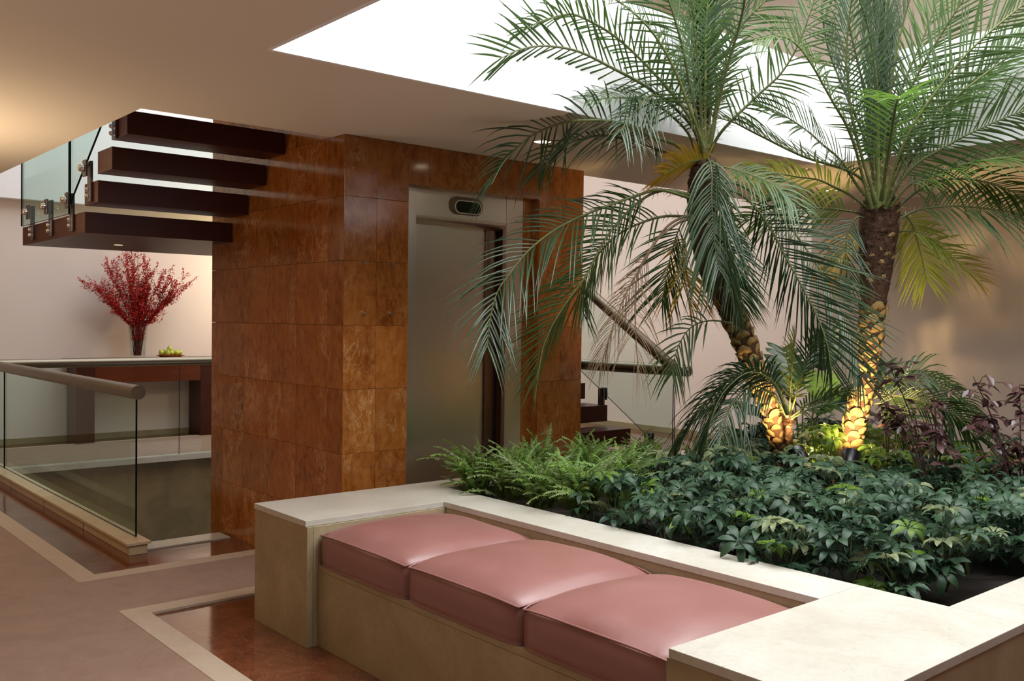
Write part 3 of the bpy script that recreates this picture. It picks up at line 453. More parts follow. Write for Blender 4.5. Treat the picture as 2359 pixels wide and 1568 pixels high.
# curved header panel
m = MB(); n = 20; pr = []
for i in range(n+1):
    a = i/n; pr.append((X0-.074+.072*(min(1, a/.16)**.5)*(1-.07*(max(0, a-.16)/.84)), 2.085+.215*a))
vs = []
for (x, z) in pr: vs += [(x, 3.287, z), (x, 3.998, z)]
for (x, z) in pr: vs += [(X0-.12, 3.287, z), (X0-.12, 3.998, z)]
fs = [(2*i, 2*i+1, 2*i+3, 2*i+2) for i in range(n)]+[(2*(n+1)+2*i+2, 2*(n+1)+2*i+3, 2*(n+1)+2*i+1, 2*(n+1)+2*i) for i in range(n)]
k = 2*(n+1); fs += [(0, k, k+1, 1)]+[(2*n, 2*n+1, k+2*n+1, k+2*n)]
fs += [(2*i, 2*i+2, k+2*i+2, k+2*i) for i in range(n)]+[(2*i+1, k+2*i+1, k+2*i+3, 2*i+3) for i in range(n)]
m.add(vs, fs); head = obj('header_panel', m, MAT['steel'], door, smooth='auto')
def stadium(hw, hz, n=10):
    r = hz; L = []
    for i in range(n+1): a = -PI/2+PI*i/n; L.append((hw-r+r*math.cos(a), r*math.sin(a)))
    for i in range(n+1): a = PI/2+PI*i/n; L.append((-hw+r+r*math.cos(a), r*math.sin(a)))
    return L
def plate(outline, x0, x1, cy, cz, inner=None):
    mm = MB(); N = len(outline)
    mm.add([(x, cy+y, cz+z) for x in (x0, x1) for (y, z) in outline], [(i, (i+1) % N, (i+1) % N+N, i+N) for i in range(N)])
    if inner is None: mm.f.append(tuple(range(N, 2*N))); mm.mi.append(0)
    else:
        mm.add([(x, cy+y, cz+z) for x in (x0, x1) for (y, z) in inner], [(i+N, i, (i+1) % N, (i+1) % N+N) for i in range(N)])
        for i in range(N): mm.f.append((N+i, N+(i+1) % N, 3*N+(i+1) % N, 3*N+i)); mm.mi.append(0)
    return mm
dsp = obj('floor_display', plate(stadium(.132, .056), X0-.06, X0+.003, 3.665, 2.215), MAT['bronze'], door, smooth='auto')
obj('display_rim', plate(stadium(.108, .042), X0-.02, X0+.009, 3.678, 2.208, stadium(.100, .036)), MAT['steel'], dsp, smooth='auto')
obj('display_screen', plate(stadium(.100, .036), X0-.02, X0+.006, 3.678, 2.208), MAT['black'], dsp)
obj('door_leaf', B(X0-.10, X0-.075, 3.285, 3.598, .01, 2.10), MAT['steel'], door, bevel=.0015)
obj('door_leaf', B(X0-.125, X0-.105, 3.59, 4.0, .01, 2.10), MAT['steel'], door, bevel=.0015)
obj('slot_strip', B(X0-.10, X0-.085, 3.905, 3.999, .01, 2.085), MAT['bronze'], door)
cp = obj('call_panel', B(X0, X0+.008, 4.022, 4.078, 1.245, 1.38), MAT['steel'], door, bevel=.0035)
for z in (1.337, 1.287):
    m = MB(); m.lathe([(0.0001, .006), (.014, .006), (.016, .003), (.017, 0)], (X0+.008, 4.05, z), 20, M=Matrix.Rotation(PI/2, 3, 'Y')); obj('call_button', m, MAT['bolt'], cp, smooth='auto')
# four small sign studs on the marble
for (y, z), s in zip(((2.873, 1.82), (3.064, 1.82), (2.875, 1.533), (3.060, 1.533)), ('upper stud nearest the corner', 'upper stud nearest the lift door', 'lower stud nearest the corner', 'lower stud nearest the lift door')):
    m = MB(); m.lathe([(.0095, 0), (.0095, .022), (.0075, .026), (.0001, .026)], (XT, y, z), 16, M=Matrix.Rotation(PI/2, 3, 'Y'))
    tag(obj('wall_stud', m, MAT['bolt'], smooth='auto'), 'small steel '+s+' on the red marble', 'stud', 'steel sign studs beside the lift')

# carpets
cp1 = obj('carpet', rects([(-10.3, 3, -2.5, 1.584), (-5.56, -4.90, 1.584, 2.74)], .001, .012), MAT['carpet'])
tag(cp1, 'rose brown fitted carpet with sand border in front of the stone bench', 'carpet')
obj('border', rects([(-10.3, -5.56, 1.584, 1.704), (-5.685, -5.56, 1.704, 2.74), (-4.90, -4.78, 1.584, 2.74), (-4.78, 3, 1.584, 1.704)], .001, .014), MAT['border'], cp1)
cp2 = obj('carpet', rects([(-11.62, -10.2, -2.5, 9.0)], .001, .010), MAT['carpet'])
tag(cp2, 'pinkish carpet runner along the far wall under the console', 'carpet')
obj('border', rects([(-11.68, -11.62, -2.5, 9.0)], .001, .012), MAT['border'], cp2)

# ------------------------------------------------------------------ stone planter with bench
pl = thing('stone_planter', 'cream travertine planter with a bench recess on the polished brown floor', 'planter', (-2.8, 4.78, 0))
def pbox(name, x0, x1, y0, y1, z0, z1, mt, bev=.002, par=None):
    mm = B(x0+2.8, x1+2.8, y0-4.78, y1-4.78, z0, z1); return obj(name, mm, mt, par or pl, bevel=bev)
ZS, ZT = .552, .58
for r in [(-4.40, -3.872, 2.075, 3.11), (-3.871, -1.743, 2.85, 3.11), (-1.742, -1.20, 2.075, 3.11), (-4.40, -4.19, 3.111, 4.80), (-4.40, -4.19, 4.801, 6.459), (-1.43, -1.20, 3.111, 4.80), (-1.43, -1.20, 4.801, 6.459),
          (-4.40, -3.872, 6.46, 7.49), (-3.871, -1.743, 6.46, 6.70), (-1.742, -1.20, 6.46, 7.49)]:
    pbox('top_slab', *r, ZS, ZT, MAT['trav'])
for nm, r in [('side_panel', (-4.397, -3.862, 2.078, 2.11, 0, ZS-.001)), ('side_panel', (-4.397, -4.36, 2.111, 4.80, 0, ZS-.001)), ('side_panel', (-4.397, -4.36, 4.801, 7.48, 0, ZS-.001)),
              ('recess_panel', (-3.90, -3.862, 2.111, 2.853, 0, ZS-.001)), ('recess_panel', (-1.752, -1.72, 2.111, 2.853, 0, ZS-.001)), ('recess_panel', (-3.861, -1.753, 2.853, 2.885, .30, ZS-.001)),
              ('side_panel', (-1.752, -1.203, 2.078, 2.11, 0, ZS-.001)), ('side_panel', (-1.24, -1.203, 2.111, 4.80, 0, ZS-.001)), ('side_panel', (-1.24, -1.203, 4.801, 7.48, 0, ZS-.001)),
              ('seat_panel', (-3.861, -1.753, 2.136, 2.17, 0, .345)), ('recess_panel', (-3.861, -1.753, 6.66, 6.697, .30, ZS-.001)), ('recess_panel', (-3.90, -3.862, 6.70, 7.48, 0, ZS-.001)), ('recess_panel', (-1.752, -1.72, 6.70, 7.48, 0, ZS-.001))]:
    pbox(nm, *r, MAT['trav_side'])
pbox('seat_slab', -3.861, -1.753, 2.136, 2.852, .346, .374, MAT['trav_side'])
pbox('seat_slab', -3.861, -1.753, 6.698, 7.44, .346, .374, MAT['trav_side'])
for r in [(-4.19, -4.17, 3.09, 6.48), (-1.45, -1.43, 3.09, 6.48), (-4.17, -1.45, 3.09, 3.11), (-4.17, -1.45, 6.46, 6.48)]: pbox('liner', *r, .2, ZS-.001, MAT['dsteel'], 0)
m = MB(); nx, ny = 46, 56; vs = []; fs = []
for j in range(ny+1):
    for i in range(nx+1):
        x = -4.17+2.72*i/nx; y = 3.11+3.35*j/ny
        z = .475+.02*math.sin(7*x)*math.cos(5*y)+random.uniform(-.012, .012)+.09*math.exp(-((x+3.15)**2+(y-5.05)**2)/.10)
        vs.append((x+2.8, y-4.78, z))
for j in range(ny):
    for i in range(nx): a = j*(nx+1)+i; fs.append((a, a+1, a+nx+2, a+nx+1))
m.add(vs, fs); so = obj('soil', m, MAT['soil'], pl, smooth=True); so['kind'] = 'stuff'

# leather cushions
def cushion(x0, x1, y0, y1, z0, z1, label, group=None, seed=0):
    rr = random.Random(seed); cx, cy = (x0+x1)/2, (y0+y1)/2; hx, hy = (x1-x0)/2, (y1-y0)/2; H = z1-z0
    t = thing('seat_cushion', label, 'cushion', (cx, cy, z0), group)
    bm = bmesh.new(); bmesh.ops.create_cube(bm, size=2); bmesh.ops.subdivide_edges(bm, edges=bm.edges[:], cuts=15, use_grid_fill=True)
    def shape(u, v, w):
        # u,v in plane, w height; seam sits on the upper rim
        k = 1-.035*max(0, (abs(u)*abs(v))**8)
        x = hx*u*k; y = hy*v*k
        bul = .012*(1-w*w)
        x += bul*u*(1-abs(v)**6); y += bul*v*(1-abs(u)**6)
        e = (1-abs(u)**3.2)*(1-abs(v)**3.2)
        z = H*(w+1)/2
        if w > .999: z = H + .058*e**.55 - .006*(1-e) - .010*(abs(u*v))**6
        elif w < -.999: z = 0
        else:
            z -= .012*(abs(u*v))**5*max(0, w)
            if w < -.6: x *= 1-.012*((-.6-w)/.4)**2; y *= 1-.02*((-.6-w)/.4)**2
        z += (.003*math.sin(5*u+seed)*math.cos(4*v+2*seed)) if w > .999 else 0
        return Vector((x, y, z))
    for p in bm.verts: p.co = shape(*p.co)
    me = bpy.data.meshes.new('cover'); bm.to_mesh(me); bm.free(); me.materials.append(MAT['leather'])
    me.polygons.foreach_set('use_smooth', [True]*len(me.polygons)); me.set_sharp_from_angle(angle=math.radians(60))
    link('cover', me, t)
    for zz, ww in ((1, .999), (-1, -.9)):
        N = 14; path = []
        for (a, b, c, d) in ((-1, -1, 1, -1), (1, -1, 1, 1), (1, 1, -1, 1), (-1, 1, -1, -1)):
            for i in range(N): q = i/N; path.append(shape(a+(c-a)*q, b+(d-b)*q, ww*1.0 if zz > 0 else -.97))
        path = [p+Vector((p.x*.006, p.y*.006, 0)) for p in path]; path.append(path[0])
        mm = MB(); mm.tube(path, .0042, 6, False); obj('piping', mm, MAT['leather'], t, smooth=True)
    return t
cx = [-3.856, -3.150, -2.452, -1.756]
for i, lb in enumerate(('rose leather seat cushion at the bench end nearest the lift', 'rose leather middle seat cushion of three on the stone bench', 'rose leather seat cushion at the near end of the stone bench')):
    cushion(cx[i]+.002, cx[i+1]-.002, 2.128, 2.836, .3745, .522, lb, None, i)
for i, lb in enumerate(('rear bench leather cushion nearest the stairs, beyond the plants', 'rear bench middle leather cushion, beyond the burgundy shrub', 'rear bench last leather cushion, behind the burgundy shrub')):
    cushion(cx[i]+.002, cx[i+1]-.002, 6.72, 7.42, .3745, .522, lb, 'cushions on the rear bench', i+5)

# ------------------------------------------------------------------ balustrades by the stairwell
cb = thing('stone_curb', 'low cream stone curb under the glass balustrade', 'curb', (-8, 2.07, 0))
xs = [-6.03, -6.98, -8.0, -9.05, -10.05]
for a, b in zip(xs, xs[1:]):
    obj('curb_stone', B(b+8+.001, a+8-.02, 2.0-2.07+.02, 2.135-2.07, .001, .062), MAT['warm_trav'], cb, bevel=.002)
    obj('cap_stone', B(b+8+.001, a+8, 2.0-2.07, 2.15-2.07, .063, .082), MAT['warm_trav'], cb, bevel=.003)
def glass_panel(mb_pts, th, axis, parent, name='glass_panel', tint='glass'):
    """prism of an outline lying in a vertical plane; axis 'y' = plane of constant y, 'x' = plane of constant x"""
    mm = MB(); N = len(mb_pts[1]); c = mb_pts[0]
    def pt(k, a, z): return (a, c+k, z) if axis == 'y' else (c+k, a, z)
    mm.add([pt(k, a, z) for k in (-th/2, th/2) for (a, z) in mb_pts[1]], [])
    mm.f += [tuple(reversed(range(N))), tuple(range(N, 2*N))]; mm.mi += [0, 0]
    for i in range(N): mm.f.append((i, (i+1) % N, (i+1) % N+N, i+N)); mm.mi.append(1)
    o = obj(name, mm, [MAT[tint], MAT['gedge']], parent)
    return o
bal = thing('glass_balustrade', 'near glass balustrade with thick round metal handrail on the stone curb', 'balustrade')
glass_panel((2.11, [(-9.70, .083), (-6.19, .083), (-6.19, .985), (-9.70, .985)]), .012, 'y', bal)
glass_panel((2.11, [(-10.0, .083), (-9.706, .083), (-9.706, .985), (-10.0, .985)]), .012, 'y', bal)
m = MB(); m.tube([(-10.05, 2.11, 1.012), (-6.155, 2.11, 1.012)], .046, 32); obj('handrail', m, MAT['rail'], bal, smooth='auto')
bal2 = thing('glass_balustrade', 'far glass balustrade with metal handrail across the stairwell by the console', 'balustrade')
for a, b in ((2.15, 3.9), (3.906, 5.6)): glass_panel((-10.12, [(a, .012), (b, .012), (b, .98), (a, .98)]), .012, 'x', bal2)
m = MB(); m.tube([(-10.12, 2.05, 1.02), (-10.12, 5.62, 1.02)], .046, 32); obj('handrail', m, MAT['rail'], bal2, smooth='auto')

# ------------------------------------------------------------------ floating wooden staircase around the shaft
st = thing('floating_staircase', 'dark mahogany floating staircase with landing and glass guards around the marble shaft', 'staircase')
def tread(x0, x1, y0, y1, zt, name='tread'): return obj(name, B(x0, x1, y0, y1, zt-.13, zt), MAT['wood'], st, bevel=.002)
land = tread(-7.68, -6.18, 1.79, 5.58, 2.138, 'landing')
for i in range(1, 6):
    xf = -6.18+.255*i; tread(xf-.262, xf, 1.79, 2.738, 2.138+.1665*i)
R = 2.138/13
for k in range(1, 13):
    xf = -5.115-.2575*(k-4); tread(xf-.262, xf, 4.64, 5.59, R*k)
def bracket(x, y, z0, z1, side=-1):
    b = obj('bracket', B(x-.032, x+.032, min(y, y+side*.016), max(y, y+side*.016), z0, z1), MAT['bracket'], st, bevel=.002)
    obj('clamp', B(x-.034, x+.034, min(y+side*.032, y+side*.044), max(y+side*.032, y+side*.044), z1-.095, z1+.004), MAT['bracket'], b, bevel=.002)
    for z in (z0+.035, z0+.075):
        mm = MB(); mm.lathe([(.014, 0), (.014, .012), (.010, .018), (.0001, .018)], (x-.014, y+side*.016, z), 12, M=Matrix.Rotation(-side*PI/2, 3, 'X')); obj('bolt', mm, MAT['bolt'], b, smooth='auto')
    mm = MB(); mm.lathe([(.023, 0), (.023, .020), (.018, .028), (.0001, .028)], (x-.004, y+side*.046, z1-.045), 14, M=Matrix.Rotation(-side*PI/2, 3, 'X')); obj('bolt', mm, MAT['bolt'], b, smooth='auto')
for x, z0, z1 in ((-6.05, 2.185, 2.43), (-6.42, 2.03, 2.27), (-6.90, 2.03, 2.27), (-7.37, 2.03, 2.27), (-5.60, 2.50, 2.75)): bracket(x, 1.79, z0, z1)
for x, z0, z1 in ((-5.45, .80, .955), (-4.94, .475, .635)): bracket(x, 5.59, z0, z1, 1)
glass_panel((1.765, [(-7.60, 2.14), (-6.42, 2.14), (-6.42, 3.05), (-7.60, 3.05)]), .012, 'y', st)
glass_panel((1.765, [(-6.40, 2.20), (-4.95, 3.15), (-4.95, 4.05), (-6.40, 3.10)]), .012, 'y', st)
glass_panel((-7.70, [(1.80, 2.14), (5.6, 2.14), (5.6, 3.05), (1.80, 3.05)]), .012, 'x', st)
glass_panel((5.63, [(-4.80, .50), (-4.72, .48), (-4.72, 1.10), (-7.36, 2.80), (-7.36, 2.12)]), .012, 'y', st)
m = MB(); m.tube([(-4.73, 5.645, 1.155), (-7.4, 5.645, 2.86)], .042, 28); obj('handrail', m, MAT['rail'], st, smooth='auto')
lm = MB(); lm.lathe([(.030, 0), (.046, -.003), (.048, 0), (.048, .002)], (-7.05, 2.27, 2.008), 24); dl = obj('downlight', lm, MAT['bronze'], st, smooth=True)
lm = MB(); lm.lathe([(.0001, .0), (.030, 0)], (-7.05, 2.27, 2.0075), 20); obj('lamp_lens', lm, MAT['lampdim'], dl)
bal3 = thing('glass_balustrade', 'level metal handrail on glass beside the foot of the stairs', 'balustrade')
glass_panel((5.78, [(-9.2, .002), (-4.83, .002), (-4.83, 1.09), (-9.2, 1.09)]), .010, 'y', bal3, tint='vglass')
m = MB(); m.tube([(-9.3, 5.78, 1.127), (-4.70, 5.78, 1.127), (-4.685, 5.78, 1.127), (-4.675, 5.78, 1.127)], [.044, .044, .036, .018], 28); obj('handrail', m, MAT['rail'], bal3, smooth='auto')
fin = thing('glass_fin', 'narrow upright glass panel at the stair side of the marble shaft', 'glass panel')
glass_panel((-4.99, [(4.645, .66), (4.80, .66), (4.80, 2.5), (4.645, 2.5)]), .012, 'x', fin)

# ------------------------------------------------------------------ ceiling downlights
def downlight(x, y, z, label, on=True, power=12, r=.062):
    t = thing('ceiling_downlight', label, 'downlight', (x, y, z), 'recessed ceiling downlights')
    mm = MB(); mm.lathe([(r*.78, -.002), (r*.9, -.008), (r, -.006), (r*1.04, 0)], (0, 0, 0), 28); obj('trim_ring', mm, MAT['steel'], t, smooth=True)
    mm = MB(); mm.lathe([(.0001, -.0035), (r*.78, -.0035)], (0, 0, 0), 24); obj('lamp_lens', mm, MAT['lamp'] if on else MAT['steel'], t)
    if on: lo = light('downlight_beam', 'SPOT', (0, 0, -.02), power, (1, .78, .5), .03, spot=105, blend=.9); lo.parent = t
downlight(-4.092, 3.69, CZ, 'glowing recessed downlight in the ceiling over the lift door', True, 10)
downlight(-4.03, 6.64, CZ, 'glowing recessed downlight in the ceiling behind the upright palm crown', True, 14, .055)
downlight(-3.60, 5.62, CZ, 'small unlit recessed downlight at the skylight corner', False, 0, .04)

# ------------------------------------------------------------------ console table, vase, fruit
ct = thing('console_table', 'red mahogany console table against the far wall', 'console table', (-11.8, 4.3, 0))
def cbox(nm, x0, x1, y0, y1, z0, z1, mt): return obj(nm, B(x0+11.8, x1+11.8, y0-4.3, y1-4.3, z0, z1), mt, ct, bevel=.003)
cbox('table_top', -12.0, -11.58, 3.22, 5.3, .955, .990, MAT['redwood'])
cbox('apron', -11.98, -11.60, 3.478, 4.742, .705, .954, MAT['redwood'])
cbox('leg', -11.98, -11.60, 3.27, 3.475, .001, .954, MAT['wood'])
cbox('leg', -11.98, -11.60, 4.745, 4.95, .001, .954, MAT['wood'])
cbox('apron', -11.98, -11.60, 4.952, 5.25, .705, .954, MAT['redwood'])
VX, VY, VZ = -11.74, 4.015, .991
vs_ = thing('glass_vase', 'clear tapered glass vase full of red twigs on the console', 'vase', (VX, VY, VZ))
m = MB(); m.lathe([(.0001, 0), (.075, 0), (.085, .012), (.088, .03), (.092, .12), (.105, .26), (.117, .41), (.121, .422), (.115, .422), (.100, .26), (.087, .12), (.08, .04), (.0001, .035)], n=36); obj('vase_body', m, MAT['vglass'], vs_, smooth='auto')
rr = random.Random(3)
def twig(seed):
    q = random.Random(seed); mm = MB()
    ang = q.uniform(0, 2*PI); lean = q.uniform(.02, .60)
    d = Vector((math.cos(ang)*lean*.26+.03, math.sin(ang)*lean*1.25, 1)).normalized()
    if seed % 6 == 0: d = Vector((.1, -1.0, 1.25)).normalized()
    if seed % 6 == 1: d = Vector((.1, 1.0, 1.15)).normalized()
    L = q.uniform(.55, 1.10)*(1 if lean < .4 else .92); base = Vector((q.uniform(-.03, .03), q.uniform(-.04, .04), .03))
    neck = Vector((d.x*.16, d.y*.13, .40)); pts = [base, base.lerp(neck, .5), neck]
    p = neck.copy(); dd = d.copy()
    for i in range(7):
        dd = (dd+Vector((q.uniform(-.08, .08), q.uniform(-.13, .13), -.035 if lean > .3 else 0))).normalized(); p = p+dd*(L/8); pts.append(p.copy())
    mm.tube(pts, [.004]*3+[.0035-.0004*i for i in range(7)], 4, False, 1)
    subs = [pts]
    for s_ in range(7):
        i = q.randint(2, 8); a = pts[i]; sd = (dd+Vector((q.uniform(-.7, .7), q.uniform(-.9, .9), q.uniform(-.1, .6)))).normalized(); l2 = q.uniform(.12, .26)
        sp = [a, a+sd*l2*.5, a+sd*l2+Vector((0, 0, -.01))]; mm.tube(sp, [.002, .0016, .001], 3, False, 1); subs.append(sp)
    for sp in subs:
        tot = 120 if sp is pts else 22
        for _ in range(tot):
            i = q.randint(0 if sp is not pts else 1, len(sp)-2); c = sp[i].lerp(sp[i+1], q.random())+Vector((q.uniform(-.02, .02), q.uniform(-.02, .02), q.uniform(-.02, .02)))
            s_ = q.uniform(.009, .018); a = Vector((q.uniform(-1, 1), q.uniform(-1, 1), q.uniform(-1, 1))).normalized(); b = a.cross(Vector((q.uniform(-1, 1), .3, 1))).normalized()
            if c.z < .38:
                c.x += q.uniform(-.06, .06); c.y += q.uniform(-.06, .06)
                rad = .07+.02*c.z/.38; h = math.hypot(c.x, c.y)
                if h > rad: c.x *= rad/h; c.y *= rad/h
                s_ = .009
            mm.add([c-a*s_, c+b*s_*.55, c+a*s_, c-b*s_*.55], [(0, 1, 2, 3)], 0)
    return mm
for k in range(46):
    o = link('red_twig_branch', twig(k).mesh('red_twig_branch', [MAT['redleaf'], MAT['redstem']]), None, (VX, VY, VZ))
    tag(o, 'red leafy twig branch spreading from the glass vase', 'branch', 'red branches in the glass vase')
bw = thing('fruit_dish', 'shallow red lacquer dish holding green pears on the console', 'dish', (-11.72, 4.405, .991))
m = MB(); m.lathe([(.0001, .0), (.09, 0), (.13, .010), (.168, .026), (.172, .030), (.166, .030), (.125, .016), (.0001, .010)], n=40); obj('dish_body', m, MAT['bowl'], bw, smooth='auto')
pear = MB(); pear.lathe([(.0001, -.034), (.02, -.031), (.033, -.015), (.035, 0), (.028, .018), (.016, .034), (.010, .044), (.0001, .046)], n=16)
pear.tube([(0, 0, .044), (.003, .002, .058)], .0018, 5)
pme = pear.mesh('pear', MAT['fruit'], 'auto')
spots = [(0, -.11, 0), (.05, -.055, 0), (.04, .0, 0), (.05, .06, 0), (0, .115, 0), (-.06, -.07, 0), (-.07, .02, 0), (-.05, .08, 0), (0, -.01, .045)]
for i, (x, y, z) in enumerate(spots):
    o = link('pear', pme, None, (-11.72+x, 4.405+y, 1.05+z), (rr.uniform(-.9, .9) if z == 0 else 0, rr.uniform(-.9, .9) if z == 0 else 0, rr.uniform(0, 6)))
    if z: tag(o, 'green pear standing on top of the others in the dish', 'pear', 'pears in the dish')
    else: tag(o, 'green pear lying in the shallow red dish', 'pear', 'pears in the dish')
# ------------------------------------------------------------------ palms
def catmull(P_, n):
    P_ = [Vector(p) for p in P_]; P_ = [P_[0]*2-P_[1]]+P_+[P_[-1]*2-P_[-2]]; out = []; S = len(P_)-3
    for i in range(n+1):
        u = i/n*S; k = min(int(u), S-1); t = u-k; a, b, c, d = P_[k:k+4]
        out.append(.5*((2*b)+(c-a)*t+(2*a-5*b+4*c-d)*t*t+(3*b-a-3*c+d)*t**3))
    return out
def make_frond(fd, seed, parent, origin):
    q = random.Random(seed); org = Vector(origin)
    pts = catmull(fd['p'], 48); pts = [p-org for p in pts]
    cum = [0]
    for a, b in zip(pts, pts[1:]): cum.append(cum[-1]+(b-a).length)
    tot = cum[-1]
    def at(t):
        s = t*tot; i = 0
        while i < len(cum)-2 and cum[i+1] < s: i += 1
        f = (s-cum[i])/max(1e-6, cum[i+1]-cum[i]); return pts[i].lerp(pts[i+1], f), (pts[i+1]-pts[i]).normalized()
    mb = MB(); L0 = fd['L']; n = int(fd['n']*.86); ca = fd.get('c', 1); phi = math.radians(fd['phi'])*(1 if seed % 2 else -1)
    toward = Vector((0, 0, 1.5))-(org+pts[24]); toward.normalize()
    prevh = None
    for i in range(n):
        t = fd['t0']+(1-fd['t0'])*(i+.5)/n; p, T_ = at(min(t, .995))
        h = T_.cross(Vector((0, 0, 1)))
        if h.length < .25: h = (prevh - T_*prevh.dot(T_)) if prevh else T_.cross(Vector((.6, .7, 0)))
        h.normalize()
        if prevh and h.dot(prevh) < 0: h = -h
        prevh = h; nrm = h.cross(T_)
        if nrm.z < 0: nrm = -nrm
        s_ = h*math.cos(phi)+nrm*math.sin(phi); nr = (nrm*math.cos(phi)-h*math.sin(phi))
        x = (t-fd['t0'])/(1-fd['t0']); L = L0*(.50+.62*math.sin(PI*min(1, .08+x*.80))**.8)*(1-.30*x**5)
        for sg in (-1, 1):
            if q.random() < .04: continue
            al = math.radians(62-34*x+q.uniform(-8, 8))*ca; l = L*q.uniform(.86, 1.08)
            d = (T_*math.cos(al)+s_*sg*math.sin(al)+nr*(.28+q.uniform(-.12, .12))*ca).normalized()
            droop = fd['d']*q.uniform(.7, 1.3)
            wdir = d.cross(nr).normalized()*fd['w']*.50; nw = wdir.cross(d).normalized()*fd['w']*.16
            prof = (.55, 1, .92, .56, .03); vs = []
            for k in range(5):
                u = k/4; c = p+d*l*u*(1-.12*droop*u*u)+Vector((0, 0, -1))*l*droop*u*u
                vs += [c-wdir*prof[k]+nw*prof[k], c-nw*prof[k], c+wdir*prof[k]+nw*prof[k]]
            b0 = mb.add(vs, [f for k in range(4) for f in ((3*k, 3*k+1, 3*k+4, 3*k+3), (3*k+1, 3*k+2, 3*k+5, 3*k+4))])
            for k in range(5):
                tv = max(0, min(1, (x*1.3-.35)+(k/4-.5)*.8)) if fd['k'] == 'o' else max(0, k/4*1.2-.35)
                for z in range(3): mb.tip[b0+3*k+z] = tv
    if fd['k'] not in ('y', 'o'): mb.tip = {}
    o = obj('frond', mb, MAT[fd['k']], parent, smooth=True)
    rb = MB(); rt = max(.0045, .0095*min(1, tot/1.2))
    rb.tube(pts, [rt*(1.5 if i < 3 else 1)*(1-.85*i/48)+.0012 for i in range(49)], 6, False)
    ra = obj('rachis', rb, MAT['rachis'] if fd['k'] not in ('b',) else MAT['b'], o, smooth=True)
    if tot > .7 and fd['k'] != 'b':
        sb = MB()
        for i in range(16):
            t = .05+fd['t0']*1.1*i/16; p, T_ = at(t); a = q.uniform(0, 2*PI); h = T_.orthogonal().normalized(); hv = (Quaternion(T_, a) @ h)
            e = p+(hv+T_*.5).normalized()*q.uniform(.03, .06); sb.add([p-T_*.003, p+T_*.003, e], [(0, 1, 2)]); sb.add([p-h*.003, p+h*.003, e], [(0, 1, 2)])
        obj('spines', sb, MAT['spine'], o)
    return o
def make_trunk(path, parent, org, nb, lit_from=.0, seed=1, fibre_from=.5):
    q = random.Random(seed); org = Vector(org)
    pts = catmull([p[:3] for p in path], 60); rads = [catmull([(p[3], 0, 0) for p in path], 60)[i].x for i in range(61)]
    pts = [p-org for p in pts]
    mb = MB(); N = 14
    mb.tube(pts, [r*.86 for r in rads], N, True)
    mb.v = [tuple(Vector(p)+Vector((q.uniform(-1, 1), q.uniform(-1, 1), q.uniform(-1, 1)))*.005) for p in mb.v]
    tr = obj('trunk', mb, MAT['bark'], parent, smooth=True)
    # persistent leaf bases in a spiral
    bm_ = MB(); w_ = .028
    vs = [(-w_, 0, -.022), (w_, 0, -.022), (w_*.95, .012, .004), (-w_*.95, .012, .004), (w_*.45, .024, .026), (-w_*.45, .024, .026), (0, .018, .030), (-w_*.9, -.012, .006), (w_*.9, -.012, .006), (0, -.008, .028)]
    fs = [(0, 1, 2, 3), (3, 2, 4, 5), (5, 4, 6), (3, 5, 7), (0, 3, 7), (2, 8, 4), (1, 8, 2), (5, 6, 9, 7), (4, 8, 9, 6), (0, 7, 9, 8, 1)]
    bm_.add(vs, fs); me_l = bm_.mesh('leaf_base', MAT['boot'], True); me_d = bm_.mesh('leaf_base', MAT['boot_dark'], True)
    for i in range(nb):
        t = (i+.5)/nb; k = t*60; j = int(k); p = pts[j].lerp(pts[min(60, j+1)], k-j); T_ = (pts[min(60, j+2)]-pts[max(0, j-2)]).normalized(); r = rads[j]
        a = i*2.39996; h = T_.orthogonal().normalized(); h = h if True else h
        out = Quaternion(T_, a) @ (Vector((1, 0, 0))-T_*T_.x).normalized()
        X_ = T_.cross(out).normalized(); M3 = Matrix((-X_, out, T_)).transposed()
        if M3.determinant() < 0: M3 = Matrix((X_, out, T_)).transposed()
        s_ = r/.066*q.uniform(.80, 1.15)*(1.12 if t < fibre_from else .50)
        M4 = Matrix.Translation(p+out*r*.80) @ M3.to_4x4() @ Matrix.Diagonal((s_*q.uniform(.9, 1.2), s_*.62, s_*.85, 1))
        o = link('leaf_base', me_l if (t < fibre_from or q.random() < .22) else me_d, tr); o.matrix_local = M4
    # shaggy fibre near the crown
    fb = MB()
    for i in range(2600):
        t = q.uniform(fibre_from-.05, .99); k = t*60; j = int(k); p = pts[j]; r = rads[j]; T_ = (pts[min(60, j+1)]-pts[max(0, j-1)]).normalized()
        out = Quaternion(T_, q.uniform(0, 2*PI)) @ T_.orthogonal().normalized(); sd = T_.cross(out)
        a = p+out*r*.85; b = a+out*q.uniform(.006, .03)+T_*q.uniform(-.02, .04)+sd*q.uniform(-.03, .03); fb.add([a-sd*.0022, a+sd*.0022, b], [(0, 1, 2)])
    f = obj('fibre', fb, MAT['boot_dark'], tr); f['kind'] = 'stuff'
    return tr
def palm(label, base, trunk, fronds, nb, seed, fibre=.5):
    t = thing('palm_tree', label, 'palm', base)
    if trunk: make_trunk(trunk, t, base, nb, seed=seed, fibre_from=fibre)
    for i, fd in enumerate(fronds): make_frond(fd, seed*100+i, t, base)
    return t
tb = lambda k: tuple(TRUNKS[k][0][:3])
palm('leaning pygmy date palm nearer the lift, one drooping frond covering its trunk', tb('left'), TRUNKS['left'], LEFT_FRONDS, 240, 3, .50)
palm('upright pygmy date palm on the wall side with a shaggy dark crown', tb('right'), TRUNKS['right'], RIGHT_FRONDS, 260, 4, .50)
palm('small thin-stemmed young palm between the two big palm trunks', tb('young'), TRUNKS['young'], YOUNG_FRONDS, 14, 5, .9)
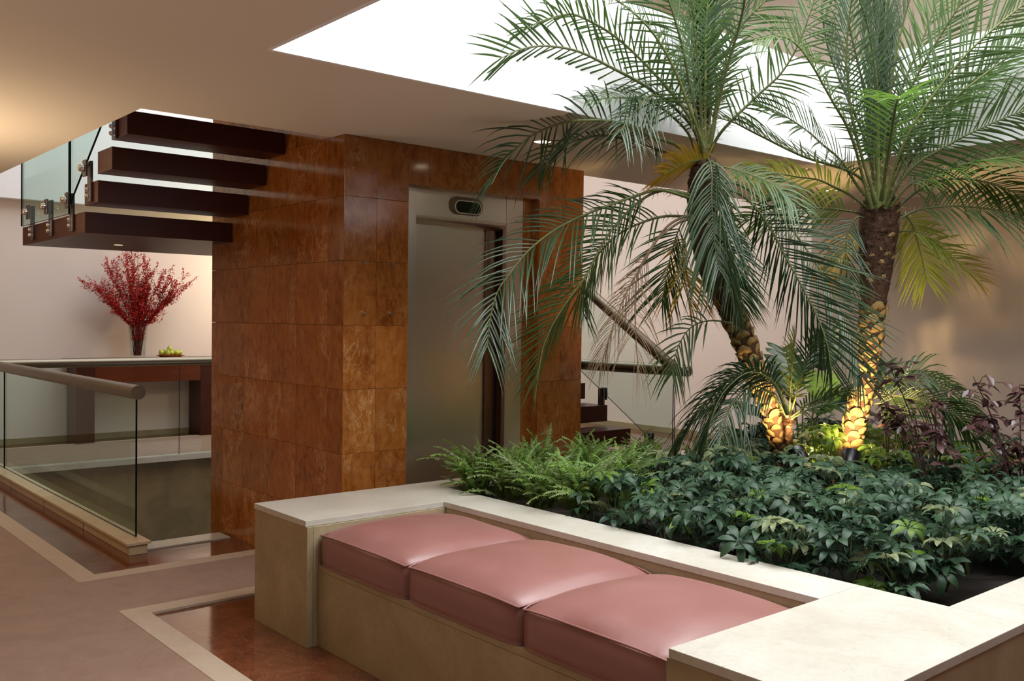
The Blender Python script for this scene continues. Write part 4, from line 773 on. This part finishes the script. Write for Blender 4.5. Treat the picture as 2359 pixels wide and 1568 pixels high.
palm('low arching palm without trunk behind the upright palm', tuple(LOW_FRONDS[0]['p'][0][:2])+(.55,), None, LOW_FRONDS, 0, 6)
m = MB(); b0 = Vector(LOW_FRONDS[0]['p'][0])

# ------------------------------------------------------------------ soil mound, stones and garden spotlights
def rock(x, y, z, sx, sy, sz, seed, label):
    q = random.Random(seed); bm = bmesh.new(); bmesh.ops.create_icosphere(bm, subdivisions=3, radius=1)
    ph = [q.uniform(0, 6) for _ in range(6)]
    for v in bm.verts:
        c = v.co; k = 1+.10*math.sin(3*c.x+ph[0])+.08*math.sin(4*c.y+ph[1])+.07*math.sin(5*c.z+ph[2])+.03*math.sin(11*c.x+9*c.y+ph[3]); v.co = Vector((c.x*sx, c.y*sy, c.z*sz))*k
    me = bpy.data.meshes.new('stone'); bm.to_mesh(me); bm.free(); me.materials.append(MAT['rock']); me.polygons.foreach_set('use_smooth', [True]*len(me.polygons))
    return tag(link('stone', me, None, (x, y, z)), label, 'stone')
rock(-2.98, 4.93, .53, .17, .20, .085, 1, 'brown rounded stone among the plants between the palm bases')
rock(-3.14, 4.62, .50, .13, .12, .07, 2, 'smaller brown stone in front of the leaning palm base')
def garden_spot(loc, target, label, power, cone=95):
    t = thing('garden_spotlight', label, 'spotlight', loc)
    d = (Vector(target)-Vector(loc)).normalized(); M3 = d.to_track_quat('Z', 'Y').to_matrix()
    mm = MB(); mm.lathe([(.0001, -.05), (.03, -.048), (.045, -.02), (.052, .03), (.055, .05), (.050, .05), (.046, .035)], (0, 0, .06), 24, M=M3); obj('housing', mm, MAT['blackplastic'], t, smooth='auto')
    mm = MB(); mm.lathe([(.0001, .034), (.046, .034)], (0, 0, .06), 20, M=M3); obj('lens', mm, MAT['lamp'], t)
    mm = MB(); mm.tube([(0, 0, .03), (0, 0, -.10)], [.009, .003], 8); obj('stake', mm, MAT['blackplastic'], t, smooth='auto')
    lo = light('spotlight_beam', 'SPOT', tuple(Vector((0, 0, .06))+d*.045), power, (1, .66, .28), .03, spot=cone, blend=.9)
    lo.rotation_euler = d.to_track_quat('-Z', 'Y').to_euler(); lo.parent = t
garden_spot((-2.80, 4.86, .68), (-3.01, 5.31, 1.00), 'black garden spotlight in front of the upright palm base', 165, 78)
garden_spot((-2.95, 4.60, .70), (-3.30, 4.77, 1.00), 'black garden spotlight tucked between the palm trunks', 185, 80)
garden_spot((-3.42, 5.42, .60), (-3.1, 4.9, .70), 'black garden spotlight hidden in leaves behind the leaning palm', 60, 80)
garden_spot((-3.86, 5.15, .56), (-3.7, 4.8, .62), 'black garden spotlight at the fern side of the palms', 20, 70)

# ------------------------------------------------------------------ ferns
def fern_mesh(seed, mt):
    q = random.Random(seed); mm = MB(); L = q.uniform(.24, .36); rise = q.uniform(.6, 1.6); cv = q.uniform(-.35, .35)
    pts = []; p = Vector((0, 0, 0)); a = math.atan(rise*1.6)
    for i in range(15): pts.append(p.copy()); p = p+Vector((math.cos(a), cv*i/14, math.sin(a)))*L/14; a -= (a+.9)/10*(.35+i/14*1.2)
    mm.tube(pts, .0014, 3, False)
    n = 30
    for i in range(n):
        t = .08+.92*i/n; k = t*14; j = min(13, int(k)); c = pts[j].lerp(pts[j+1], k-j); T_ = (pts[j+1]-pts[j]).normalized(); up = Vector((0, 1, 0)).cross(T_)*-1
        l = .026*(1-t)**.5*(.55+min(1, t*5)*.45)*q.uniform(.8, 1.1); w_ = .0045
        for sg in (-1, 1):
            d = (Vector((0, sg, 0))+T_*.28+up*q.uniform(-.6, .6)).normalized(); s_ = T_*w_
            mm.add([c-s_*.6, c+s_*.6, c+d*l*.55+s_*1.1-Vector((0, 0, .002)), c+d*l-Vector((0, 0, .006)), c+d*l*.55-s_*1.1-Vector((0, 0, .002))], [(0, 1, 2, 3, 4)])
    return mm.mesh('fern_frond', mt)
fm = [fern_mesh(s, MAT['fern' if s % 3 else 'fern2']) for s in range(9)]
def fern(x, y, n, sc, label, seed, up=.0):
    q = random.Random(seed); t = thing('fern', label, 'fern', (x, y, .52 if y < 3.9 else .47))
    for i in range(n):
        a = i*2.39996+q.uniform(-.3, .3); tilt = q.uniform(-.55, .35)
        o = link('fern_frond', q.choice(fm), t, (q.uniform(-.05, .05), q.uniform(-.05, .05), q.uniform(0, .07)), (q.uniform(-.5, .5), -up+tilt, a), sc*q.uniform(.75, 1.15))
    return t
FL = [(-4.08, 3.22, 'fern at the planter corner nearest the lift, spilling over the rim'), (-3.86, 3.30, 'bushy fern behind the bench, second from the planter corner'), (-3.60, 3.27, 'fern hanging over the bench back slab between the corner and the umbrella plants'),
      (-4.05, 3.62, 'fern along the end rim facing the lift door'), (-3.72, 3.68, 'light green fern in the middle of the fern patch'), (-3.38, 3.62, 'fern touching the first dark umbrella plants'),
      (-4.02, 4.05, 'fern by the end rim, below the marble pier'), (-3.66, 4.10, 'tall bushy fern left of the leaning palm'), (-3.98, 4.50, 'fern by the end rim facing the stair foot'), (-3.62, 4.52, 'fern at the back of the fern patch'),
      (-3.36, 3.32, 'low fern edging the slab beside the dark umbrella leaves')]
for i, (x, y, lb) in enumerate(FL): fern(x, y, 100, 1.0 if y < 3.9 else .95, lb, 40+i, .25 if y < 3.5 else .5)
t = fern(-4.06, 4.62, 9, 1.0, 'upright fern fronds standing before the dark stair treads', 77, .75)

# ------------------------------------------------------------------ umbrella plants (schefflera)
def umbel_mesh(seed, mt):
    q = random.Random(seed); mm = MB(); n = q.choice((7, 8, 8, 9)); hl = .07
    mm.tube([(0, 0, -hl), (.004, .002, -hl*.5), (0, 0, 0)], .0016, 4, False)
    for i in range(n):
        a = i*2*PI/n+q.uniform(-.12, .12); L = q.uniform(.074, .098); dr = q.uniform(.25, .85); W = L*.165
        d = Vector((math.cos(a), math.sin(a), 0)); s_ = Vector((-d.y, d.x, 0)); tw = q.uniform(-.35, .35)
        st_ = .014; vs = [tuple(-s_*.0012), tuple(s_*.0012)]
        prof = [(0, .12), (.18, .65), (.42, 1), (.68, .92), (.88, .5), (1, .02)]
        rows = []
        for (u, wv) in prof:
            r = st_+(L-st_)*u; z = .014*math.sin(u*PI*.6)-dr*L*u*u*.62-.004
            c = d*r*(1-.15*dr*u)+Vector((0, 0, z)); wv *= W; rows.append([c-s_*wv+Vector((0, 0, wv*(.28-tw))), c, c+s_*wv+Vector((0, 0, wv*(.28+tw)))])
        k = mm.add([p for r in rows for p in r], [f for j in range(5) for f in ((3*j, 3*j+1, 3*j+4, 3*j+3), (3*j+1, 3*j+2, 3*j+5, 3*j+4))])
        mm.tube([(0, 0, 0), tuple(rows[0][1])], .0011, 3, False)
    return mm.mesh('leaf', mt, True)
um = {k: [umbel_mesh(s, MAT[k]) for s in range(5)] for k in ('sch', 'schv', 'schy')}
def schefflera(x, y, H, label, group, seed, n=19, kinds='sch', rad=.20, thin=1):
    q = random.Random(seed); t = thing('umbrella_plant', label, 'plant', (x, y, .48), group)
    sm = MB()
    for b in range(4):
        a = q.uniform(0, 6.28); e = Vector((math.cos(a)*rad*.55, math.sin(a)*rad*.55, H*q.uniform(.75, .95))); sm.tube([(0, 0, -.02), e*.5+Vector((0, 0, .02)), e], [.006, .004, .0025], 5, False)
    for i in range(n):
        f = (i+.5)/n; a = i*2.39996+q.uniform(-.4, .4); r = rad*math.sqrt(f)*q.uniform(.85, 1.2); z = H*(1.02-.62*(r/rad)**2*q.uniform(.5, 1))+q.uniform(-.02, .03)
        if q.random() < .28: z *= q.uniform(.35, .75)
        p = Vector((r*math.cos(a), r*math.sin(a), max(.07, z)))
        base = Vector((p.x*.35, p.y*.35, p.z*.55)); sm.tube([base, base.lerp(p, .6)+Vector((0, 0, .01)), p-Vector((0, 0, .03))], .0016, 3, False)
        kk = kinds if q.random() > .13 else ('schv' if q.random() < .75 else 'schy')
        o = link('leaf', q.choice(um[kk]), t, p, (q.uniform(-.35, .35)+.9*math.sin(a)*-(r/rad)*.55, .55*math.cos(a)*(r/rad)*.9+q.uniform(-.3, .3), q.uniform(0, 6.28)), q.uniform(.85, 1.15))
    obj('stem', sm, MAT['stem'], t, smooth=True)
    return t
q = random.Random(11); idx = 0
def zone(x, y):
    if y < 3.5: return ('dark green umbrella plant in the row behind the bench back slab', 'umbrella plants along the bench slab')
    if x > -2.2: return ('dark green umbrella plant filling the bed on the far side from the ferns', 'umbrella plants in the outer bed')
    if y > 4.9: return ('umbrella plant around the palm bases lit by the garden spotlights', 'umbrella plants behind the palms')
    return ('dark green umbrella plant in the middle of the bed before the palms', 'umbrella plants before the palms')
yy = 3.32; row = 0
while yy < 6.3:
    xx = -3.12+(row % 2)*.15
    if yy > 3.7: xx = -3.30+(row % 2)*.15
    if yy > 4.8: xx = -3.95+(row % 2)*.15
    while xx < -1.55:
        x, y = xx+q.uniform(-.05, .05), yy+q.uniform(-.05, .05); xx += .31; idx += 1
        if (x+3.05)**2+(y-4.98)**2 < .075: continue
        if x > -1.85 and y < 3.5: continue
        if y > 5.5 and x > -3.2 and idx % 2: continue
        lb, gr = zone(x, y)
        Hh = .25 if y < 3.5 else .30
        schefflera(x, y, Hh*q.uniform(.85, 1.15), lb, gr, 300+idx, 22 if y < 4.9 else 15, 'schy' if (abs(x+3.1) < .45 and y > 4.9) else 'sch')
    yy += .32; row += 1
schefflera(-1.72, 3.36, .17, 'small variegated umbrella plant in the bare soil corner of the planter', None, 901, 12, 'sch', .17)
schefflera(-3.11, 5.12, .40, 'tall yellow-green umbrella plant glowing between the palm trunks', None, 902, 15, 'schy', .15)

# ------------------------------------------------------------------ burgundy shrubs
lf = MB(); rows = [(-.002, 0), (-.5, .25), (-.95, .5), (-.7, .78), (-.02, 1)]
lv = []
for wv, u in rows: lv += [(wv*.011, u*.048, -.010*u*u+abs(wv)*.003), (0, u*.048, -.010*u*u), (-wv*.011, u*.048, -.010*u*u+abs(wv)*.003)]
lf.add(lv, [f for j in range(4) for f in ((3*j, 3*j+1, 3*j+4, 3*j+3), (3*j+1, 3*j+2, 3*j+5, 3*j+4))])
pm = lf.mesh('leaf', MAT['purple'], True)
def shrub(x, y, tips, label, seed, nl=270):
    q = random.Random(seed); t = thing('burgundy_shrub', label, 'shrub', (x, y, .48)); o_ = Vector((x, y, .48)); sm = MB(); segs = []
    for tp in tips:
        e = Vector(tp)-o_; mid = e*.5+Vector((0, 0, .10)); pts = catmull([(0, 0, 0), mid, e], 10); sm.tube(pts, [.006-.0004*i for i in range(11)], 5, False)
        for k in range(6):
            i = q.randint(4, 10); a = pts[i]; d = Vector((q.uniform(-1, 1), q.uniform(-1, 1), q.uniform(-.25, .35))).normalized()*q.uniform(.10, .24); b = [a, a+d*.5+Vector((0, 0, .015)), a+d]; sm.tube(b, [.0025, .0018, .001], 4, False); segs.append(b)
        segs.append(pts[6:])
    for _ in range(nl):
        s_ = q.choice(segs); i = q.randint(0, len(s_)-2); c = s_[i].lerp(s_[i+1], q.random()); a = q.uniform(0, 6.28)
        link('leaf', pm, t, c, (q.uniform(-.7, .3), q.uniform(-.5, .5), a), q.uniform(.9, 1.9))
    obj('stem', sm, MAT['pstem'], t, smooth=True)
shrub(-2.35, 4.95, [(-2.52, 4.75, 1.28), (-2.38, 4.95, 1.18), (-2.62, 4.95, 1.12), (-2.28, 4.85, 1.02), (-2.5, 5.1, .96), (-2.75, 4.9, 1.22), (-2.7, 5.1, 1.0)], 'burgundy shrub nearest the upright palm, its leafy sprays before the wall', 21)
shrub(-2.00, 5.12, [(-2.2, 5.0, 1.24), (-2.05, 5.2, 1.20), (-2.25, 5.3, 1.05), (-1.9, 5.1, 1.12), (-1.98, 5.35, .98)], 'larger burgundy shrub at the outer end of the bed before the wall', 22, 260)

# ------------------------------------------------------------------ broad lobed-leaf plant behind
def lobed(L, W, seed, lobes=7):
    q = random.Random(seed); mm = MB(); mm.tube([(0, 0, 0), (0, L*.5, .02), (0, L, -.02)], [.004, .003, .001], 4, False)
    for sg in (-1, 1):
        for i in range(lobes):
            u0 = .06+.9*i/lobes; u1 = u0+.9/lobes*.86; um_ = (u0+u1)/2; wv = W*math.sin(PI*(.12+.8*um_))**.7*q.uniform(.85, 1.1)
            z = lambda u, x: .03*math.sin(u*2)-.25*x*x/W-.10*L*u*u
            f = L*.12
            P3 = [(0, u0*L, z(u0, 0)), (0, u1*L, z(u1, 0)), (sg*wv*.6, u1*L+f*.9, z(u1, wv*.6)), (sg*wv, u1*L+f*1.3, z(u1, wv)), (sg*wv*.95, um_*L+f, z(um_, wv)), (sg*wv*.55, u0*L+f*.6, z(u0, wv*.55))]
            mm.add(P3, [(0, 1, 2, 3, 4, 5) if sg > 0 else (5, 4, 3, 2, 1, 0)])
    return mm
def broad_plant(base, leaves, label, mk='broad'):
    t = thing('broad_leaf_plant', label, 'plant', base)
    for i, (x, y, z, rz, rx, L, pale) in enumerate(leaves):
        p = Vector((x, y, z))-Vector(base)
        o = link('leaf', lobed(L, L*.36, i).mesh('leaf', MAT['broadp' if pale else mk]), t, p, (rx, 0, rz))
        if pale: o['label'] = 'pale shiny leaf'
        mm = MB(); mm.tube([(0, 0, 0), p*.5+Vector((0, 0, .06)), p], [.007, .006, .004], 6, False); obj('stalk', mm, MAT['stem'], t, smooth=True)
broad_plant((-3.42, 5.35, .48), [(-3.42, 5.25, 1.05, .9, .9, .40, 0), (-3.40, 5.32, .95, 2.4, .8, .38, 0), (-3.50, 5.36, 1.10, -.6, 1.0, .36, 0), (-3.36, 5.40, .90, -1.6, .7, .36, 0), (-3.48, 5.28, .82, 3.2, .5, .34, 0), (-3.35, 5.45, 1.18, .2, 1.15, .34, 0), (-3.55, 5.30, .88, 1.7, .3, .40, 0), (-3.30, 5.38, 1.0, -2.6, .7, .34, 0)], 'broad dark lobed-leaf plant between the two palm trunks')
broad_plant((-3.10, 5.85, .48), [(-3.08, 5.78, 1.05, -.95, 1.0, .28, 1), (-3.14, 5.80, 1.0, .2, 1.1, .30, 0), (-3.05, 5.72, .92, -2.0, .1, .34, 0), (-3.16, 5.9, .88, 2.4, .4, .30, 0)], 'broad lobed-leaf plant with one pale leaf behind the upright palm')
